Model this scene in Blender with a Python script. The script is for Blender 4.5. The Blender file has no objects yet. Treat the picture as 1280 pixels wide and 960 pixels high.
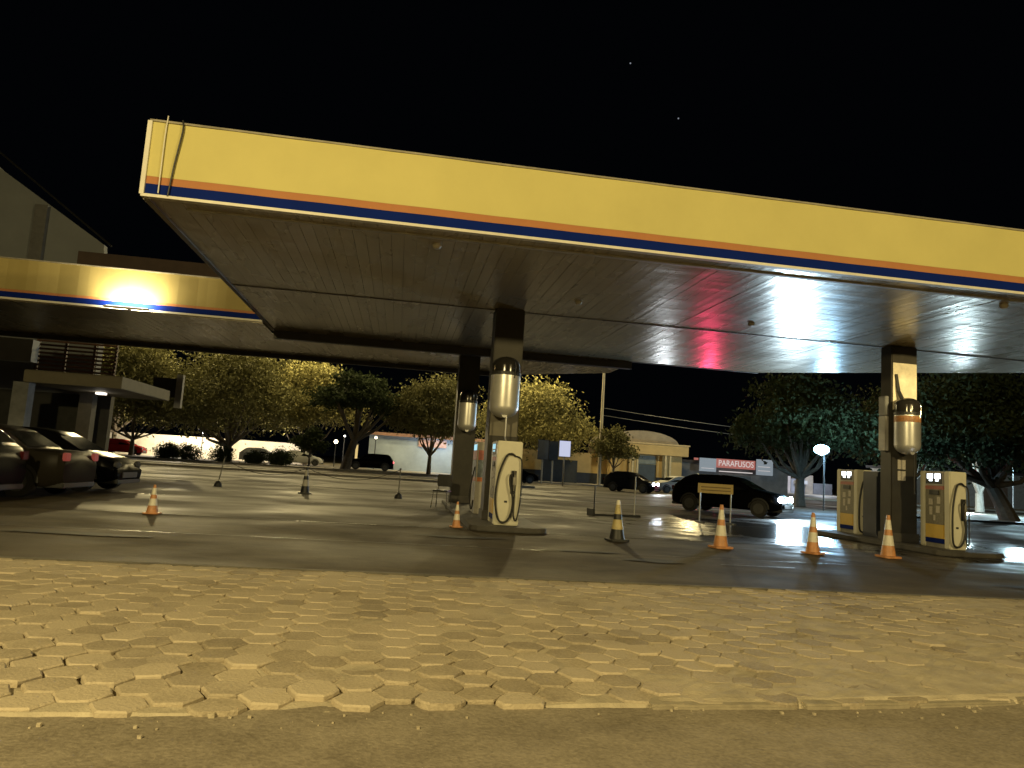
import bpy, bmesh, math, random
import numpy as np
from mathutils import Vector, Matrix
random.seed(7); rng = np.random.default_rng(7)
S = bpy.context.scene; COL = S.collection
PI = math.pi; R = math.radians

# ------------------------------------------------------------------ camera
FPX = 902.0; YAW, PITCH, ROLL = 0.14884, 0.11432, 0.06430; CAM = Vector((0, 0, 1.25))
fwd = Vector((math.sin(YAW)*math.cos(PITCH), math.cos(YAW)*math.cos(PITCH), math.sin(PITCH)))
r0 = Vector((math.cos(YAW), -math.sin(YAW), 0)); u0 = r0.cross(fwd)
rt = math.cos(ROLL)*r0 + math.sin(ROLL)*u0; up = -math.sin(ROLL)*r0 + math.cos(ROLL)*u0
cd = bpy.data.cameras.new('camera'); cam = bpy.data.objects.new('camera', cd); COL.objects.link(cam)
m = Matrix.Identity(4)
for i in range(3):
    m[i][0] = rt[i]; m[i][1] = up[i]; m[i][2] = -fwd[i]; m[i][3] = CAM[i]
cam.matrix_world = m
cd.sensor_width = 36; cd.lens = FPX/1280*36; cd.clip_start = .05; cd.clip_end = 3000
S.camera = cam

def at(px, py, Y):
    """survey helper: the point at depth Y metres seen at this place of the photograph"""
    d = (px-640)/FPX*rt - (py-480)/FPX*up + fwd
    return CAM + d*(Y/d.y)
def gnd(px, py, z=0.0):
    d = (px-640)/FPX*rt - (py-480)/FPX*up + fwd
    return CAM + d*((z-CAM.z)/d.z)

# ------------------------------------------------------------------ materials
def srgb(r, g, b):
    f = lambda c: c/12.92 if c <= .04045 else ((c+.055)/1.055)**2.4
    return (f(r/255), f(g/255), f(b/255))
MC = {}
def mat(name, c, rough=.6, metal=0., var=.25, vs=3., bump=0., bs=30., spec=.5, coat=0.):
    if name in MC: return MC[name]
    M = bpy.data.materials.new(name); M.use_nodes = True; nt = M.node_tree; N = nt.nodes; L = nt.links
    b = N['Principled BSDF']; b.inputs['Roughness'].default_value = rough; b.inputs['Metallic'].default_value = metal
    b.inputs['Specular IOR Level'].default_value = spec; b.inputs['Coat Weight'].default_value = coat
    tc = N.new('ShaderNodeTexCoord')
    if var:
        n = N.new('ShaderNodeTexNoise'); n.inputs['Scale'].default_value = vs; n.inputs['Detail'].default_value = 6; n.inputs['Roughness'].default_value = .65
        L.new(tc.outputs['Object'], n.inputs['Vector'])
        r = N.new('ShaderNodeValToRGB'); r.color_ramp.elements[0].position = .3; r.color_ramp.elements[1].position = .7
        r.color_ramp.elements[0].color = (*[x*(1-var) for x in c], 1); r.color_ramp.elements[1].color = (*[min(1, x*(1+var*.5)) for x in c], 1)
        L.new(n.outputs['Fac'], r.inputs['Fac']); L.new(r.outputs['Color'], b.inputs['Base Color'])
    else: b.inputs['Base Color'].default_value = (*c, 1)
    if bump:
        n2 = N.new('ShaderNodeTexNoise'); n2.inputs['Scale'].default_value = bs; n2.inputs['Detail'].default_value = 5
        L.new(tc.outputs['Object'], n2.inputs['Vector'])
        bp = N.new('ShaderNodeBump'); bp.inputs['Strength'].default_value = bump; bp.inputs['Distance'].default_value = .01
        L.new(n2.outputs['Fac'], bp.inputs['Height']); L.new(bp.outputs['Normal'], b.inputs['Normal'])
    MC[name] = M; return M
def emit(name, c, s):
    if name in MC: return MC[name]
    M = bpy.data.materials.new(name); M.use_nodes = True; b = M.node_tree.nodes['Principled BSDF']
    b.inputs['Base Color'].default_value = (.05, .05, .05, 1)
    b.inputs['Emission Color'].default_value = (*c, 1); b.inputs['Emission Strength'].default_value = s
    MC[name] = M; return M
def glass(name, c=(.02, .022, .025)):
    return mat(name, (.008, .009, .01), .1, 0, 0, spec=.06)

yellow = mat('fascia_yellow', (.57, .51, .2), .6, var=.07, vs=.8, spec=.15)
orange = mat('fascia_orange', (.42, .18, .075), .6, var=.06, spec=.15)
navy = mat('fascia_navy', (.004, .016, .15), .65, var=.1, spec=.04)
trimw = mat('trim_white', (.66, .63, .55), .45, var=.12, vs=5)
cream = mat('pump_cream', (.68, .65, .52), .38, var=.08, vs=4)
greyp = mat('pump_grey', (.36, .34, .30), .45, var=.15, vs=9)
darkm = mat('dark_metal', (.03, .03, .03), .5, .2, .3)
coldk = mat('column_dark_paint', (.042, .038, .03), .5, var=.3, vs=2.5, bump=.1, spec=.3)
rubber = mat('black_rubber', (.018, .017, .016), .55, var=.2)
steel = mat('brushed_steel', (.66, .65, .62), .36, .55, .1, 6)
chrome = mat('chrome', (.75, .75, .75), .12, 1, 0)
concrete = mat('concrete_grey', (.26, .245, .21), .8, var=.35, vs=2.2, bump=.4)
island_c = mat('island_kerb_dark', (.06, .055, .048), .7, var=.4, vs=3, bump=.4)
orangec = mat('cone_orange', (.58, .27, .11), .5, var=.3, vs=9)
whitec = mat('cone_white', (.74, .70, .60), .45, var=.2, vs=12)
blackc = mat('cone_black', (.022, .022, .022), .5, var=.3)
yellowc = mat('cone_yellow', (.66, .47, .08), .5, var=.2, vs=12)
wallw = mat('wall_white', (.62, .58, .5), .8, var=.18, vs=1.1, bump=.1)
wallgrey = mat('wall_grey', (.3, .29, .27), .8, var=.25, vs=1.2)
wood = mat('louvre_wood', (.24, .12, .075), .6, var=.25)
bark = mat('bark', (.1, .08, .055), .85, var=.4, vs=6, bump=.6, bs=12)
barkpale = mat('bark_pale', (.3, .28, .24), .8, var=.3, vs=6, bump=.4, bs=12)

# ------------------------------------------------------------------ object helpers
def tag(o, label=None, cat=None, group=None, kind=None):
    if label: o['label'] = label
    if cat: o['category'] = cat
    if group: o['group'] = group
    if kind: o['kind'] = kind
    return o
def empty(name, loc, rz=0, label=None, cat=None, group=None):
    o = bpy.data.objects.new(name, None); COL.objects.link(o); o.location = loc; o.rotation_euler = (0, 0, rz); o.empty_display_size = .2
    return tag(o, label, cat, group)
class MB:
    def __init__(s): s.v = []; s.f = []; s.mi = []; s.m = 0
    def add(s, vs, fs):
        n = len(s.v); s.v += [tuple(v) for v in vs]; s.f += [tuple(i+n for i in f) for f in fs]; s.mi += [s.m]*len(fs); return s
    def box(s, x0, x1, y0, y1, z0, z1):
        return s.add([(x, y, z) for z in (z0, z1) for y in (y0, y1) for x in (x0, x1)],
            [(0, 2, 3, 1), (4, 5, 7, 6), (0, 1, 5, 4), (2, 6, 7, 3), (0, 4, 6, 2), (1, 3, 7, 5)])
    def prism(s, pts, z0, z1):
        n = len(pts); a = sum(pts[i][0]*pts[(i+1) % n][1]-pts[(i+1) % n][0]*pts[i][1] for i in range(n))
        if a < 0: pts = pts[::-1]
        return s.add([(*p, z0) for p in pts]+[(*p, z1) for p in pts], [tuple(range(n))[::-1], tuple(range(n, 2*n))]+[(i, (i+1) % n, n+(i+1) % n, n+i) for i in range(n)])
    def lathe(s, prof, n=20, c=(0, 0, 0), axis='z'):
        vs = []; fs = []
        for r, z in prof:
            for k in range(n):
                a = 2*PI*k/n; p = (r*math.cos(a), r*math.sin(a), z)
                if axis == 'y': p = (p[0], p[2], p[1])
                if axis == 'x': p = (p[2], p[0], p[1])
                vs.append((p[0]+c[0], p[1]+c[1], p[2]+c[2]))
        for j in range(len(prof)-1):
            for k in range(n):
                fs.append((j*n+k, j*n+(k+1) % n, (j+1)*n+(k+1) % n, (j+1)*n+k))
        fs.append(tuple(range(n))[::-1]); fs.append(tuple(range((len(prof)-1)*n, len(prof)*n)))
        return s.add(vs, fs)
    def tube(s, pts, r, n=8):
        pts = [Vector(p) for p in pts]; rs = r if isinstance(r, (list, tuple)) else [r]*len(pts); vs = []; fs = []
        ref = Vector((.31, .93, .17))
        for i, p in enumerate(pts):
            t = (pts[min(i+1, len(pts)-1)]-pts[max(i-1, 0)]).normalized()
            a = t.cross(ref)
            if a.length < .1: a = t.cross(Vector((1, 0, 0)))
            a.normalize(); b = t.cross(a)
            for k in range(n):
                vs.append(p+rs[i]*(math.cos(2*PI*k/n)*a+math.sin(2*PI*k/n)*b))
        for j in range(len(pts)-1):
            for k in range(n):
                fs.append((j*n+k, j*n+(k+1) % n, (j+1)*n+(k+1) % n, (j+1)*n+k))
        fs.append(tuple(range(n))[::-1]); fs.append(tuple(range((len(pts)-1)*n, len(pts)*n)))
        return s.add(vs, fs)
    def build(s, name, mats, parent=None, bevel=0, smooth=False, segs=2):
        me = bpy.data.meshes.new(name); me.from_pydata(s.v, [], s.f)
        for M in (mats if isinstance(mats, (list, tuple)) else [mats]): me.materials.append(M)
        for p, i in zip(me.polygons, s.mi): p.material_index = i
        bm = bmesh.new(); bm.from_mesh(me); bmesh.ops.recalc_face_normals(bm, faces=bm.faces)
        if bevel:
            ed = [e for e in bm.edges if len(e.link_faces) == 2 and e.calc_face_angle(0) > .5]
            bmesh.ops.bevel(bm, geom=ed, offset=bevel, segments=segs, affect='EDGES', clamp_overlap=True)
        bm.to_mesh(me); bm.free()
        if smooth: me.shade_smooth(); me.set_sharp_from_angle(angle=R(40))
        o = bpy.data.objects.new(name, me); COL.objects.link(o)
        if parent: o.parent = parent
        return o
def spline(pts, n=8):
    pts = [Vector(p) for p in pts]; out = []
    for i in range(len(pts)-1):
        p0 = pts[max(i-1, 0)]; p1 = pts[i]; p2 = pts[i+1]; p3 = pts[min(i+2, len(pts)-1)]
        for k in range(n):
            t = k/n; out.append(.5*((2*p1)+(-p0+p2)*t+(2*p0-5*p1+4*p2-p3)*t*t+(-p0+3*p1-3*p2+p3)*t**3))
    return out+[pts[-1]]
def copy_tree(o, parent=None):
    c = o.copy(); COL.objects.link(c); c.parent = parent
    for ch in [x for x in bpy.data.objects if x.parent == o]: copy_tree(ch, c)
    return c
def light(name, kind, loc, power, color, radius=.15, aim=None, cone=None, blend=.5):
    d = bpy.data.lights.new(name, kind); d.energy = power; d.color = color
    if kind in ('POINT', 'SPOT'): d.shadow_soft_size = radius
    if kind == 'SPOT': d.spot_size = cone or R(120); d.spot_blend = blend
    o = bpy.data.objects.new(name, d); COL.objects.link(o); o.location = loc
    if aim is not None: o.rotation_euler = (Vector(aim)-Vector(loc)).to_track_quat('-Z', 'Y').to_euler()
    return o

# ------------------------------------------------------------------ ground materials
def ground_mat(name, c0, c1, rough0, rough1, wet_scale=.25, wet_lo=.45, wet_hi=.6, grain=90., bump=.3, stretch=(1, 1, 1), sp=.5, lump=.25):
    M = bpy.data.materials.new(name); M.use_nodes = True; nt = M.node_tree; N = nt.nodes; L = nt.links; b = N['Principled BSDF']; b.inputs['Specular IOR Level'].default_value = sp
    tc = N.new('ShaderNodeTexCoord'); mp = N.new('ShaderNodeMapping'); mp.inputs['Scale'].default_value = stretch; L.new(tc.outputs['Object'], mp.inputs['Vector'])
    n1 = N.new('ShaderNodeTexNoise'); n1.inputs['Scale'].default_value = 1.3; n1.inputs['Detail'].default_value = 8; n1.inputs['Roughness'].default_value = .7; L.new(mp.outputs[0], n1.inputs['Vector'])
    g = N.new('ShaderNodeTexNoise'); g.inputs['Scale'].default_value = grain; g.inputs['Detail'].default_value = 3; L.new(tc.outputs['Object'], g.inputs['Vector'])
    ad = N.new('ShaderNodeMath'); ad.operation = 'MULTIPLY_ADD'; ad.inputs[1].default_value = .55; L.new(g.outputs['Fac'], ad.inputs[0]); L.new(n1.outputs['Fac'], ad.inputs[2])
    r = N.new('ShaderNodeValToRGB'); r.color_ramp.elements[0].position = .55; r.color_ramp.elements[1].position = 1.0
    r.color_ramp.elements[0].color = (*c0, 1); r.color_ramp.elements[1].color = (*c1, 1); L.new(ad.outputs[0], r.inputs['Fac']); L.new(r.outputs['Color'], b.inputs['Base Color'])
    w = N.new('ShaderNodeTexNoise'); w.inputs['Scale'].default_value = wet_scale; w.inputs['Detail'].default_value = 5; L.new(mp.outputs[0], w.inputs['Vector'])
    mr = N.new('ShaderNodeMapRange'); mr.inputs['From Min'].default_value = wet_lo; mr.inputs['From Max'].default_value = wet_hi
    mr.inputs['To Min'].default_value = rough0; mr.inputs['To Max'].default_value = rough1; L.new(w.outputs['Fac'], mr.inputs['Value']); L.new(mr.outputs[0], b.inputs['Roughness'])
    bp = N.new('ShaderNodeBump'); bp.inputs['Strength'].default_value = bump; bp.inputs['Distance'].default_value = .004; L.new(g.outputs['Fac'], bp.inputs['Height'])
    bp2 = N.new('ShaderNodeBump'); bp2.inputs['Strength'].default_value = lump; bp2.inputs['Distance'].default_value = .02; L.new(n1.outputs['Fac'], bp2.inputs['Height']); L.new(bp.outputs['Normal'], bp2.inputs['Normal'])
    L.new(bp2.outputs['Normal'], b.inputs['Normal']); MC[name] = M; return M
asph_near = ground_mat('road_asphalt_dusty', (.14, .118, .085), (.3, .26, .195), .75, .9, grain=48, bump=1.6, sp=.2)
asph_fore = ground_mat('forecourt_floor', (.034, .026, .016), (.098, .08, .052), .65, .85, wet_scale=.5, wet_lo=.4, wet_hi=.62, grain=95, bump=.25, stretch=(.8, 1.1, 1), sp=.16, lump=.07)
def add_wet(M, c, rad, dry):
    nt = M.node_tree; N = nt.nodes; L = nt.links; b = N['Principled BSDF']; tc = N.new('ShaderNodeTexCoord')
    mp = N.new('ShaderNodeVectorMath'); mp.operation = 'SUBTRACT'; mp.inputs[1].default_value = c; L.new(tc.outputs['Object'], mp.inputs[0])
    dv = N.new('ShaderNodeVectorMath'); dv.operation = 'DIVIDE'; dv.inputs[1].default_value = rad; L.new(mp.outputs[0], dv.inputs[0])
    ln = N.new('ShaderNodeVectorMath'); ln.operation = 'LENGTH'; L.new(dv.outputs[0], ln.inputs[0])
    n = N.new('ShaderNodeTexNoise'); n.inputs['Scale'].default_value = .9; n.inputs['Detail'].default_value = 7; n.inputs['Roughness'].default_value = .62; L.new(tc.outputs['Object'], n.inputs['Vector'])
    ad = N.new('ShaderNodeMath'); ad.operation = 'MULTIPLY_ADD'; ad.inputs[1].default_value = 1.5; L.new(n.outputs['Fac'], ad.inputs[0]); L.new(ln.outputs['Value'], ad.inputs[2])
    mr = N.new('ShaderNodeMapRange'); mr.inputs['From Min'].default_value = 1.25; mr.inputs['From Max'].default_value = 1.75; mr.inputs['To Min'].default_value = 1; mr.inputs['To Max'].default_value = 0; L.new(ad.outputs[0], mr.inputs['Value'])
    old = b.inputs['Roughness'].links[0].from_socket; mx = N.new('ShaderNodeMix'); mx.data_type = 'FLOAT'; L.new(mr.outputs[0], mx.inputs[0]); L.new(old, mx.inputs[2]); mx.inputs[3].default_value = .2; L.new(mx.outputs[0], b.inputs['Roughness'])
    sm = N.new('ShaderNodeMix'); sm.data_type = 'FLOAT'; L.new(mr.outputs[0], sm.inputs[0]); sm.inputs[2].default_value = b.inputs['Specular IOR Level'].default_value; sm.inputs[3].default_value = .55; L.new(sm.outputs[0], b.inputs['Specular IOR Level'])
    oc = b.inputs['Base Color'].links[0].from_socket; mc = N.new('ShaderNodeMix'); mc.data_type = 'RGBA'; mc.blend_type = 'MULTIPLY'; L.new(mr.outputs[0], mc.inputs[0]); L.new(oc, mc.inputs[6]); mc.inputs[7].default_value = (.42, .42, .43, 1); L.new(mc.outputs[2], b.inputs['Base Color'])
add_wet(asph_fore, (11.2, 18, 0), (6.6, 7, 1), 0)
asph_far = ground_mat('street_asphalt', (.035, .029, .021), (.075, .064, .048), .62, .88, grain=20, bump=.3, sp=.2)
earth = ground_mat('earth', (.06, .05, .035), (.12, .1, .07), .8, .95, grain=4)
walk_far = ground_mat('sidewalk_concrete', (.2, .18, .15), (.34, .31, .26), .6, .9, grain=15)
def paver_mat():
    M = bpy.data.materials.new('paver_concrete'); M.use_nodes = True; nt = M.node_tree; N = nt.nodes; L = nt.links; b = N['Principled BSDF']; b.inputs['Roughness'].default_value = .85
    tc = N.new('ShaderNodeTexCoord')
    geo = N.new('ShaderNodeNewGeometry')
    n1 = N.new('ShaderNodeTexNoise'); n1.inputs['Scale'].default_value = .9; n1.inputs['Detail'].default_value = 8; n1.inputs['Roughness'].default_value = .7; L.new(tc.outputs['Object'], n1.inputs['Vector'])
    n2 = N.new('ShaderNodeTexNoise'); n2.inputs['Scale'].default_value = 55; n2.inputs['Detail'].default_value = 6; L.new(tc.outputs['Object'], n2.inputs['Vector'])
    a = N.new('ShaderNodeMath'); a.operation = 'MULTIPLY_ADD'; a.inputs[1].default_value = .3; L.new(geo.outputs['Random Per Island'], a.inputs[0]); L.new(n1.outputs['Fac'], a.inputs[2])
    a2 = N.new('ShaderNodeMath'); a2.operation = 'MULTIPLY_ADD'; a2.inputs[1].default_value = .5; L.new(n2.outputs['Fac'], a2.inputs[0]); L.new(a.outputs[0], a2.inputs[2])
    r = N.new('ShaderNodeValToRGB'); r.color_ramp.elements[0].position = .5; r.color_ramp.elements[1].position = 1.0
    r.color_ramp.elements[0].color = (.17, .138, .09, 1); r.color_ramp.elements[1].color = (.43, .362, .255, 1); L.new(a2.outputs[0], r.inputs['Fac']); L.new(r.outputs['Color'], b.inputs['Base Color'])
    bp = N.new('ShaderNodeBump'); bp.inputs['Strength'].default_value = .9; bp.inputs['Distance'].default_value = .008; L.new(n2.outputs['Fac'], bp.inputs['Height']); L.new(bp.outputs['Normal'], b.inputs['Normal'])
    return M
paver = paver_mat()
sand = mat('sand_fill', (.42, .36, .255), .9, var=.3, vs=4, bump=.7, bs=60)

# ------------------------------------------------------------------ ground
def sheet(name, x0, x1, y0, y1, z, M):
    b = MB(); b.add([(x0, y0, z), (x1, y0, z), (x1, y1, z), (x0, y1, z)], [(0, 1, 2, 3)]); o = b.build(name, M); tag(o, kind='structure'); return o
sheet('ground', -900, 900, -300, 1500, -.16, earth)
kerb_y = lambda x: 3.88+.073*x+.03*math.sin(1.7*x)
KZ = -.032
rb = MB(); xs = [-30+i*.5 for i in range(131)]
rb.add([(x, -25, KZ) for x in xs]+[(x, kerb_y(x)+.15, KZ) for x in xs], [(i, i+1, 131+i+1, 131+i) for i in range(130)])
tag(rb.build('road', asph_near), kind='structure')
sheet('forecourt', -40, 60, 8.22, 29.5, -.008, asph_fore)
slab = ground_mat('floor_slab_polished', (.032, .025, .016), (.074, .06, .04), .55, .8, wet_scale=.4, wet_lo=.38, wet_hi=.62, grain=40, bump=.1, stretch=(.7, 1.2, 1), sp=.16, lump=.07)
add_wet(slab, (11.2, 18, 0), (6.6, 7, 1), 0)
sheet('floor_slab', -6.5, 60, 14.15, 25.6, -.003, slab)
sheet('street', -200, 260, 29.5, 66, -.05, asph_far)
b = MB(); b.box(-200, 260, 29.4, 29.9, -.2, .0); tag(b.build('kerb', concrete), kind='structure')
b = MB(); b.box(-200, 260, 66, 66.3, -.2, .1); tag(b.build('kerb', walk_far), kind='structure')
sheet('sidewalk', -200, 260, 66.3, 120, .06, walk_far)
# the planted strip with a pale kerb between the two carriageways
b = MB(); b.box(-60, 9, 47, 47.3, -.2, .09); b.box(-60, 9, 51, 51.3, -.2, .09); tag(b.build('median_kerb', walk_far), kind='structure')
sheet('median', -60, 9, 47.3, 51, .05, earth)
sheet('sidewalk', 27, 90, 34, 44, .05, walk_far)
# drain channel along the forecourt and patched joints
joint = mat('joint_sealant', (.02, .019, .017), .35, var=.3)
drainm = mat('drain_steel', (.3, .28, .24), .5, .6, .4, 4)
for (xa, xb, y, w) in ((-1.7, -.3, 14.1, .09), (4.9, 6.1, 10.42, .06)):
    b = MB(); n = 24
    for i in range(n):
        xx0 = xa+(xb-xa)*i/n; xx1 = xa+(xb-xa)*(i+.93)/n; w0 = w*random.uniform(.55, 1)
        b.add([(xx0, y-w0/2, .002), (xx1, y-w0/2, .002), (xx1, y+w0/2, .002), (xx0, y+w0/2, .002)], [(0, 1, 2, 3)])
    tag(b.build('drain_channel', drainm), kind='structure')
b = MB()
for y in (11.2, 14.14, 19.6): b.add([(-40, y, 0), (60, y, 0), (60, y+.018, 0), (-40, y+.018, 0)], [(0, 1, 2, 3)])
tag(b.build('floor_joint', joint), kind='structure')
oil = mat('oil_stain', (.02, .018, .015), .7, var=.4, vs=5)
for (cx, cy, rx, ry) in ((3.9, 10.5, .42, .2), (3.0, 11.3, .5, .12), (1.2, 12.6, .7, .18), (9.4, 9.4, .8, .16), (-4.2, 10.6, .9, .2)):
    b = MB(); n = 28; ph = random.random()*6
    b.add([(cx+rx*(1+.25*math.sin(3*a+ph)+.1*math.sin(7*a))*math.cos(a), cy+ry*(1+.25*math.sin(2*a+ph))*math.sin(a), .003) for a in [2*PI*k/n for k in range(n)]], [tuple(range(n))])
    tag(b.build('oil_stain', oil), kind='structure')

# hexagonal paver sidewalk: real bevelled stones, each a little off level, in a bed of sand
def n2(x, y, s=1., o=0.):
    return (math.sin(x*1.7*s+o)+math.sin(y*2.3*s+1.3*o+.7*x*s)+math.sin((x-y)*1.1*s+2.1*o))/3
b = MB(); a = .148; dx = 1.5*a; dy = a*math.sqrt(3); ci = 0; x = -13.
while x < 18:
    y = 3.0+(dy/2 if ci % 2 else 0)
    while y < 8.4:
        yc = min(y, 8.22-.12)
        if kerb_y(x)+.06 < yc and y < 8.3:
            cx = x+random.gauss(0, .009)+.02*n2(x, y, .8); cy = yc+random.gauss(0, .009)
            loose = max(0, 1-abs(x+.1)/2.6)*max(0, 1-(y-kerb_y(x))/1.3)
            tx = random.gauss(0, .013+.03*loose); ty = random.gauss(0, .013+.03*loose); hz = random.gauss(0, .0038+.006*loose)
            rr = a*(random.uniform(.94, .99)-.05*loose*random.random()); an0 = random.gauss(0, .03)
            top = []; mid = []; bot = []
            for k in range(12):
                an = k*PI/6+an0; q = rr*(1 if k % 2 == 0 else .885)*random.uniform(.945, 1.03)
                for (lst, sc, zz) in ((top, .92, 0), (mid, 1., -.009), (bot, 1., -.07)):
                    px = q*sc*math.cos(an); py = q*sc*math.sin(an); Y = min(cy+py, 8.2); K = kerb_y(cx+px)+.015*n2(cx+px, 0, 6)
                    lst.append((cx+px, max(Y, K), hz+zz+tx*px+ty*py))
            V = top+mid+bot
            F = [tuple(range(12))]+[(k, 12+k, 12+(k+1) % 12, (k+1) % 12) for k in range(12)]+[(12+k, 24+k, 24+(k+1) % 12, 12+(k+1) % 12) for k in range(12)]
            b.m = 0; b.add(V, F)
        y += dy
    x += dx; ci += 1
# sand bed
b.m = 1; step = .07; nx = int(31/step); ny = 66; V = []; F = []
for j in range(ny):
    for i in range(nx):
        x = -13+i*step; y0 = kerb_y(x)+.03; y = y0+(8.215-y0)*j/(ny-1)
        h = -.0115+.010*n2(x, y, 1.1, 1)+.007*n2(x, y, 3.7, 2)+.003*max(-1, min(1, (x-.8)/1.5))+random.gauss(0, .0025)
        near = max(0, 1-(y-y0)/1.7); left = 1/(1+math.exp((x-.9)*3))
        h -= .04*near*left*max(0, .55+n2(x, y, 2.2, 5)); h += .008*near*(1-left)+.002*(x > .9)
        h += .02*math.exp(-((x+.55)/.45)**2-((y-4.0)/.14)**2)
        V.append((x, y, min(h, .009) if j else min(h, -.012)))
F = [(j*nx+i, j*nx+i+1, (j+1)*nx+i+1, (j+1)*nx+i) for j in range(ny-1) for i in range(nx-1)]
nb = len(V); V += [(V[i][0], V[i][1]-.03-.03*random.random(), KZ-.03) for i in range(nx)]; F += [(nb+i, nb+i+1, i+1, i) for i in range(nx-1)]
b.add(V, F)
tag(b.build('pavement', [paver, sand]), kind='structure')
# concrete edging, whole on the right, crumbled away on the left
b = MB(); x = -12.
while x < 18:
    ln = random.uniform(.7, 1.0)
    if x > .85 or x < -4.5:
        p = []; n = 7
        for i in range(n+1):
            xx = x+(ln-.035*random.random())*i/n; p.append((xx, kerb_y(xx)-.01+random.gauss(0, .006)))
        q = [(xx, kerb_y(xx)+.13) for xx, _ in p[::-1]]
        b.prism(p+q, KZ-.05, -.006+random.gauss(0, .004))
    x += ln+(.03 if random.random() < .6 else .09)
tag(b.build('pavement_kerb', mat('edging_concrete', (.3, .26, .185), .85, var=.35, vs=5, bump=.8, bs=25), bevel=.012), kind='structure')
# rubble crumbs at the broken edge and grit on the road
b = MB()
for k in range(60):
    x = random.uniform(-3, 5); y = kerb_y(x)-abs(random.gauss(0, .12)); s = abs(random.gauss(.004, .004))+.002
    if k < 6: s *= 1.3
    vs = [Vector((random.uniform(.6, 1)*sx*s, random.uniform(.6, 1)*sy*s, random.uniform(.5, .9)*sz*s))+Vector((x, y, KZ+s*.5)) for sz in (-1, 1) for sy in (-1, 1) for sx in (-1, 1)]
    b.add(vs, [(0, 2, 3, 1), (4, 5, 7, 6), (0, 1, 5, 4), (2, 6, 7, 3), (0, 4, 6, 2), (1, 3, 7, 5)])
tag(b.build('rubble', sand), kind='stuff')
# thin edge beam where the pavement meets the forecourt
b = MB(); b.box(-40, 60, 8.19, 8.25, -.15, .014); tag(b.build('forecourt_edge', mat('edge_beam', (.11, .1, .08), .8, var=.4, vs=3)), kind='structure')

# ------------------------------------------------------------------ canopies
def soffit_mat():
    M = bpy.data.materials.new('soffit_sheet_metal'); M.use_nodes = True; nt = M.node_tree; N = nt.nodes; L = nt.links; b = N['Principled BSDF']
    tc = N.new('ShaderNodeTexCoord')
    def noise(sc, det, v):
        mp = N.new('ShaderNodeMapping'); mp.inputs['Scale'].default_value = v; L.new(tc.outputs['Object'], mp.inputs['Vector'])
        n = N.new('ShaderNodeTexNoise'); n.inputs['Scale'].default_value = sc; n.inputs['Detail'].default_value = det; L.new(mp.outputs[0], n.inputs['Vector']); return n
    c = noise(1, 2, (.35, .25, 1)); r = N.new('ShaderNodeValToRGB'); r.color_ramp.elements[0].position = .3; r.color_ramp.elements[1].position = .7
    r.color_ramp.elements[0].color = (.40, .34, .23, 1); r.color_ramp.elements[1].color = (.47, .405, .285, 1); L.new(c.outputs['Fac'], r.inputs['Fac']); L.new(r.outputs[0], b.inputs['Base Color'])
    b.inputs['Metallic'].default_value = .25; b.inputs['Specular IOR Level'].default_value = .6
    rn = noise(1, 3, (1.5, .5, 1)); mr = N.new('ShaderNodeMapRange'); mr.inputs['To Min'].default_value = .2; mr.inputs['To Max'].default_value = .34; L.new(rn.outputs['Fac'], mr.inputs['Value']); L.new(mr.outputs[0], b.inputs['Roughness'])
    s1 = noise(1, 1, (11, .05, 1)); s2 = noise(1, 1, (.3, 3.6, 1))
    b1 = N.new('ShaderNodeBump'); b1.inputs['Strength'].default_value = .2; b1.inputs['Distance'].default_value = .02; L.new(s1.outputs['Fac'], b1.inputs['Height'])
    b2 = N.new('ShaderNodeBump'); b2.inputs['Strength'].default_value = .27; b2.inputs['Distance'].default_value = .03; L.new(s2.outputs['Fac'], b2.inputs['Height']); L.new(b1.outputs['Normal'], b2.inputs['Normal'])
    L.new(b2.outputs['Normal'], b.inputs['Normal']); return M
soffit = soffit_mat()
roofm = mat('canopy_roof_sheet', (.16, .15, .14), .6, var=.3)
def planks(x0, x1, y0, yend, z, pitch=.2, th=.03):
    b = MB(); x = x0
    while x < x1-.02:
        xb = min(x+pitch-.005, x1); d = random.gauss(0, .0016); e = random.gauss(0, .0011)
        ya, yb = yend(x), yend(xb)
        b.add([(x, y0, z+d), (xb, y0, z+e), (xb, yb, z+e), (x, ya, z+d), (x, y0, z+th), (xb, y0, z+th), (xb, yb, z+th), (x, ya, z+th)],
              [(0, 3, 2, 1), (4, 5, 6, 7), (0, 1, 5, 4), (1, 2, 6, 5), (2, 3, 7, 6), (3, 0, 4, 7)])
        x += pitch
    return b
H = 4.70; FT = 5.80
cp = empty('fuel_canopy', (4, 16, 0), 0, 'large yellow edged fuel station canopy on dark columns over the pumps', 'canopy')
def part(b, name, M, parent, **k):
    o = b.build(name, M, parent, **k); o.matrix_parent_inverse = Matrix.Translation(parent.location).inverted(); return o
XL, XR, YF = -3.86, 21.0, 10.5
poly = [(XL+.08, YF+.08), (XR, YF+.08), (XR, 14.6), (16.8, 17.3), (11.0, 21.3), (XL+.08, 21.3)]
part(planks(XL+.08, XR, YF+.08, lambda x: float(np.interp(x, [XL, 11.0, 16.8, XR], [21.3, 21.3, 17.3, 14.6])), H+.02), 'soffit', soffit, cp)
b = MB(); b.prism([(XL+.2, YF+.2), (XR, YF+.2), (XR, 14.6), (16.8, 17.3), (11.0, 21.3), (XL+.2, 21.3)], H+.3, H+.55); part(b, 'roof', roofm, cp)
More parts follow.
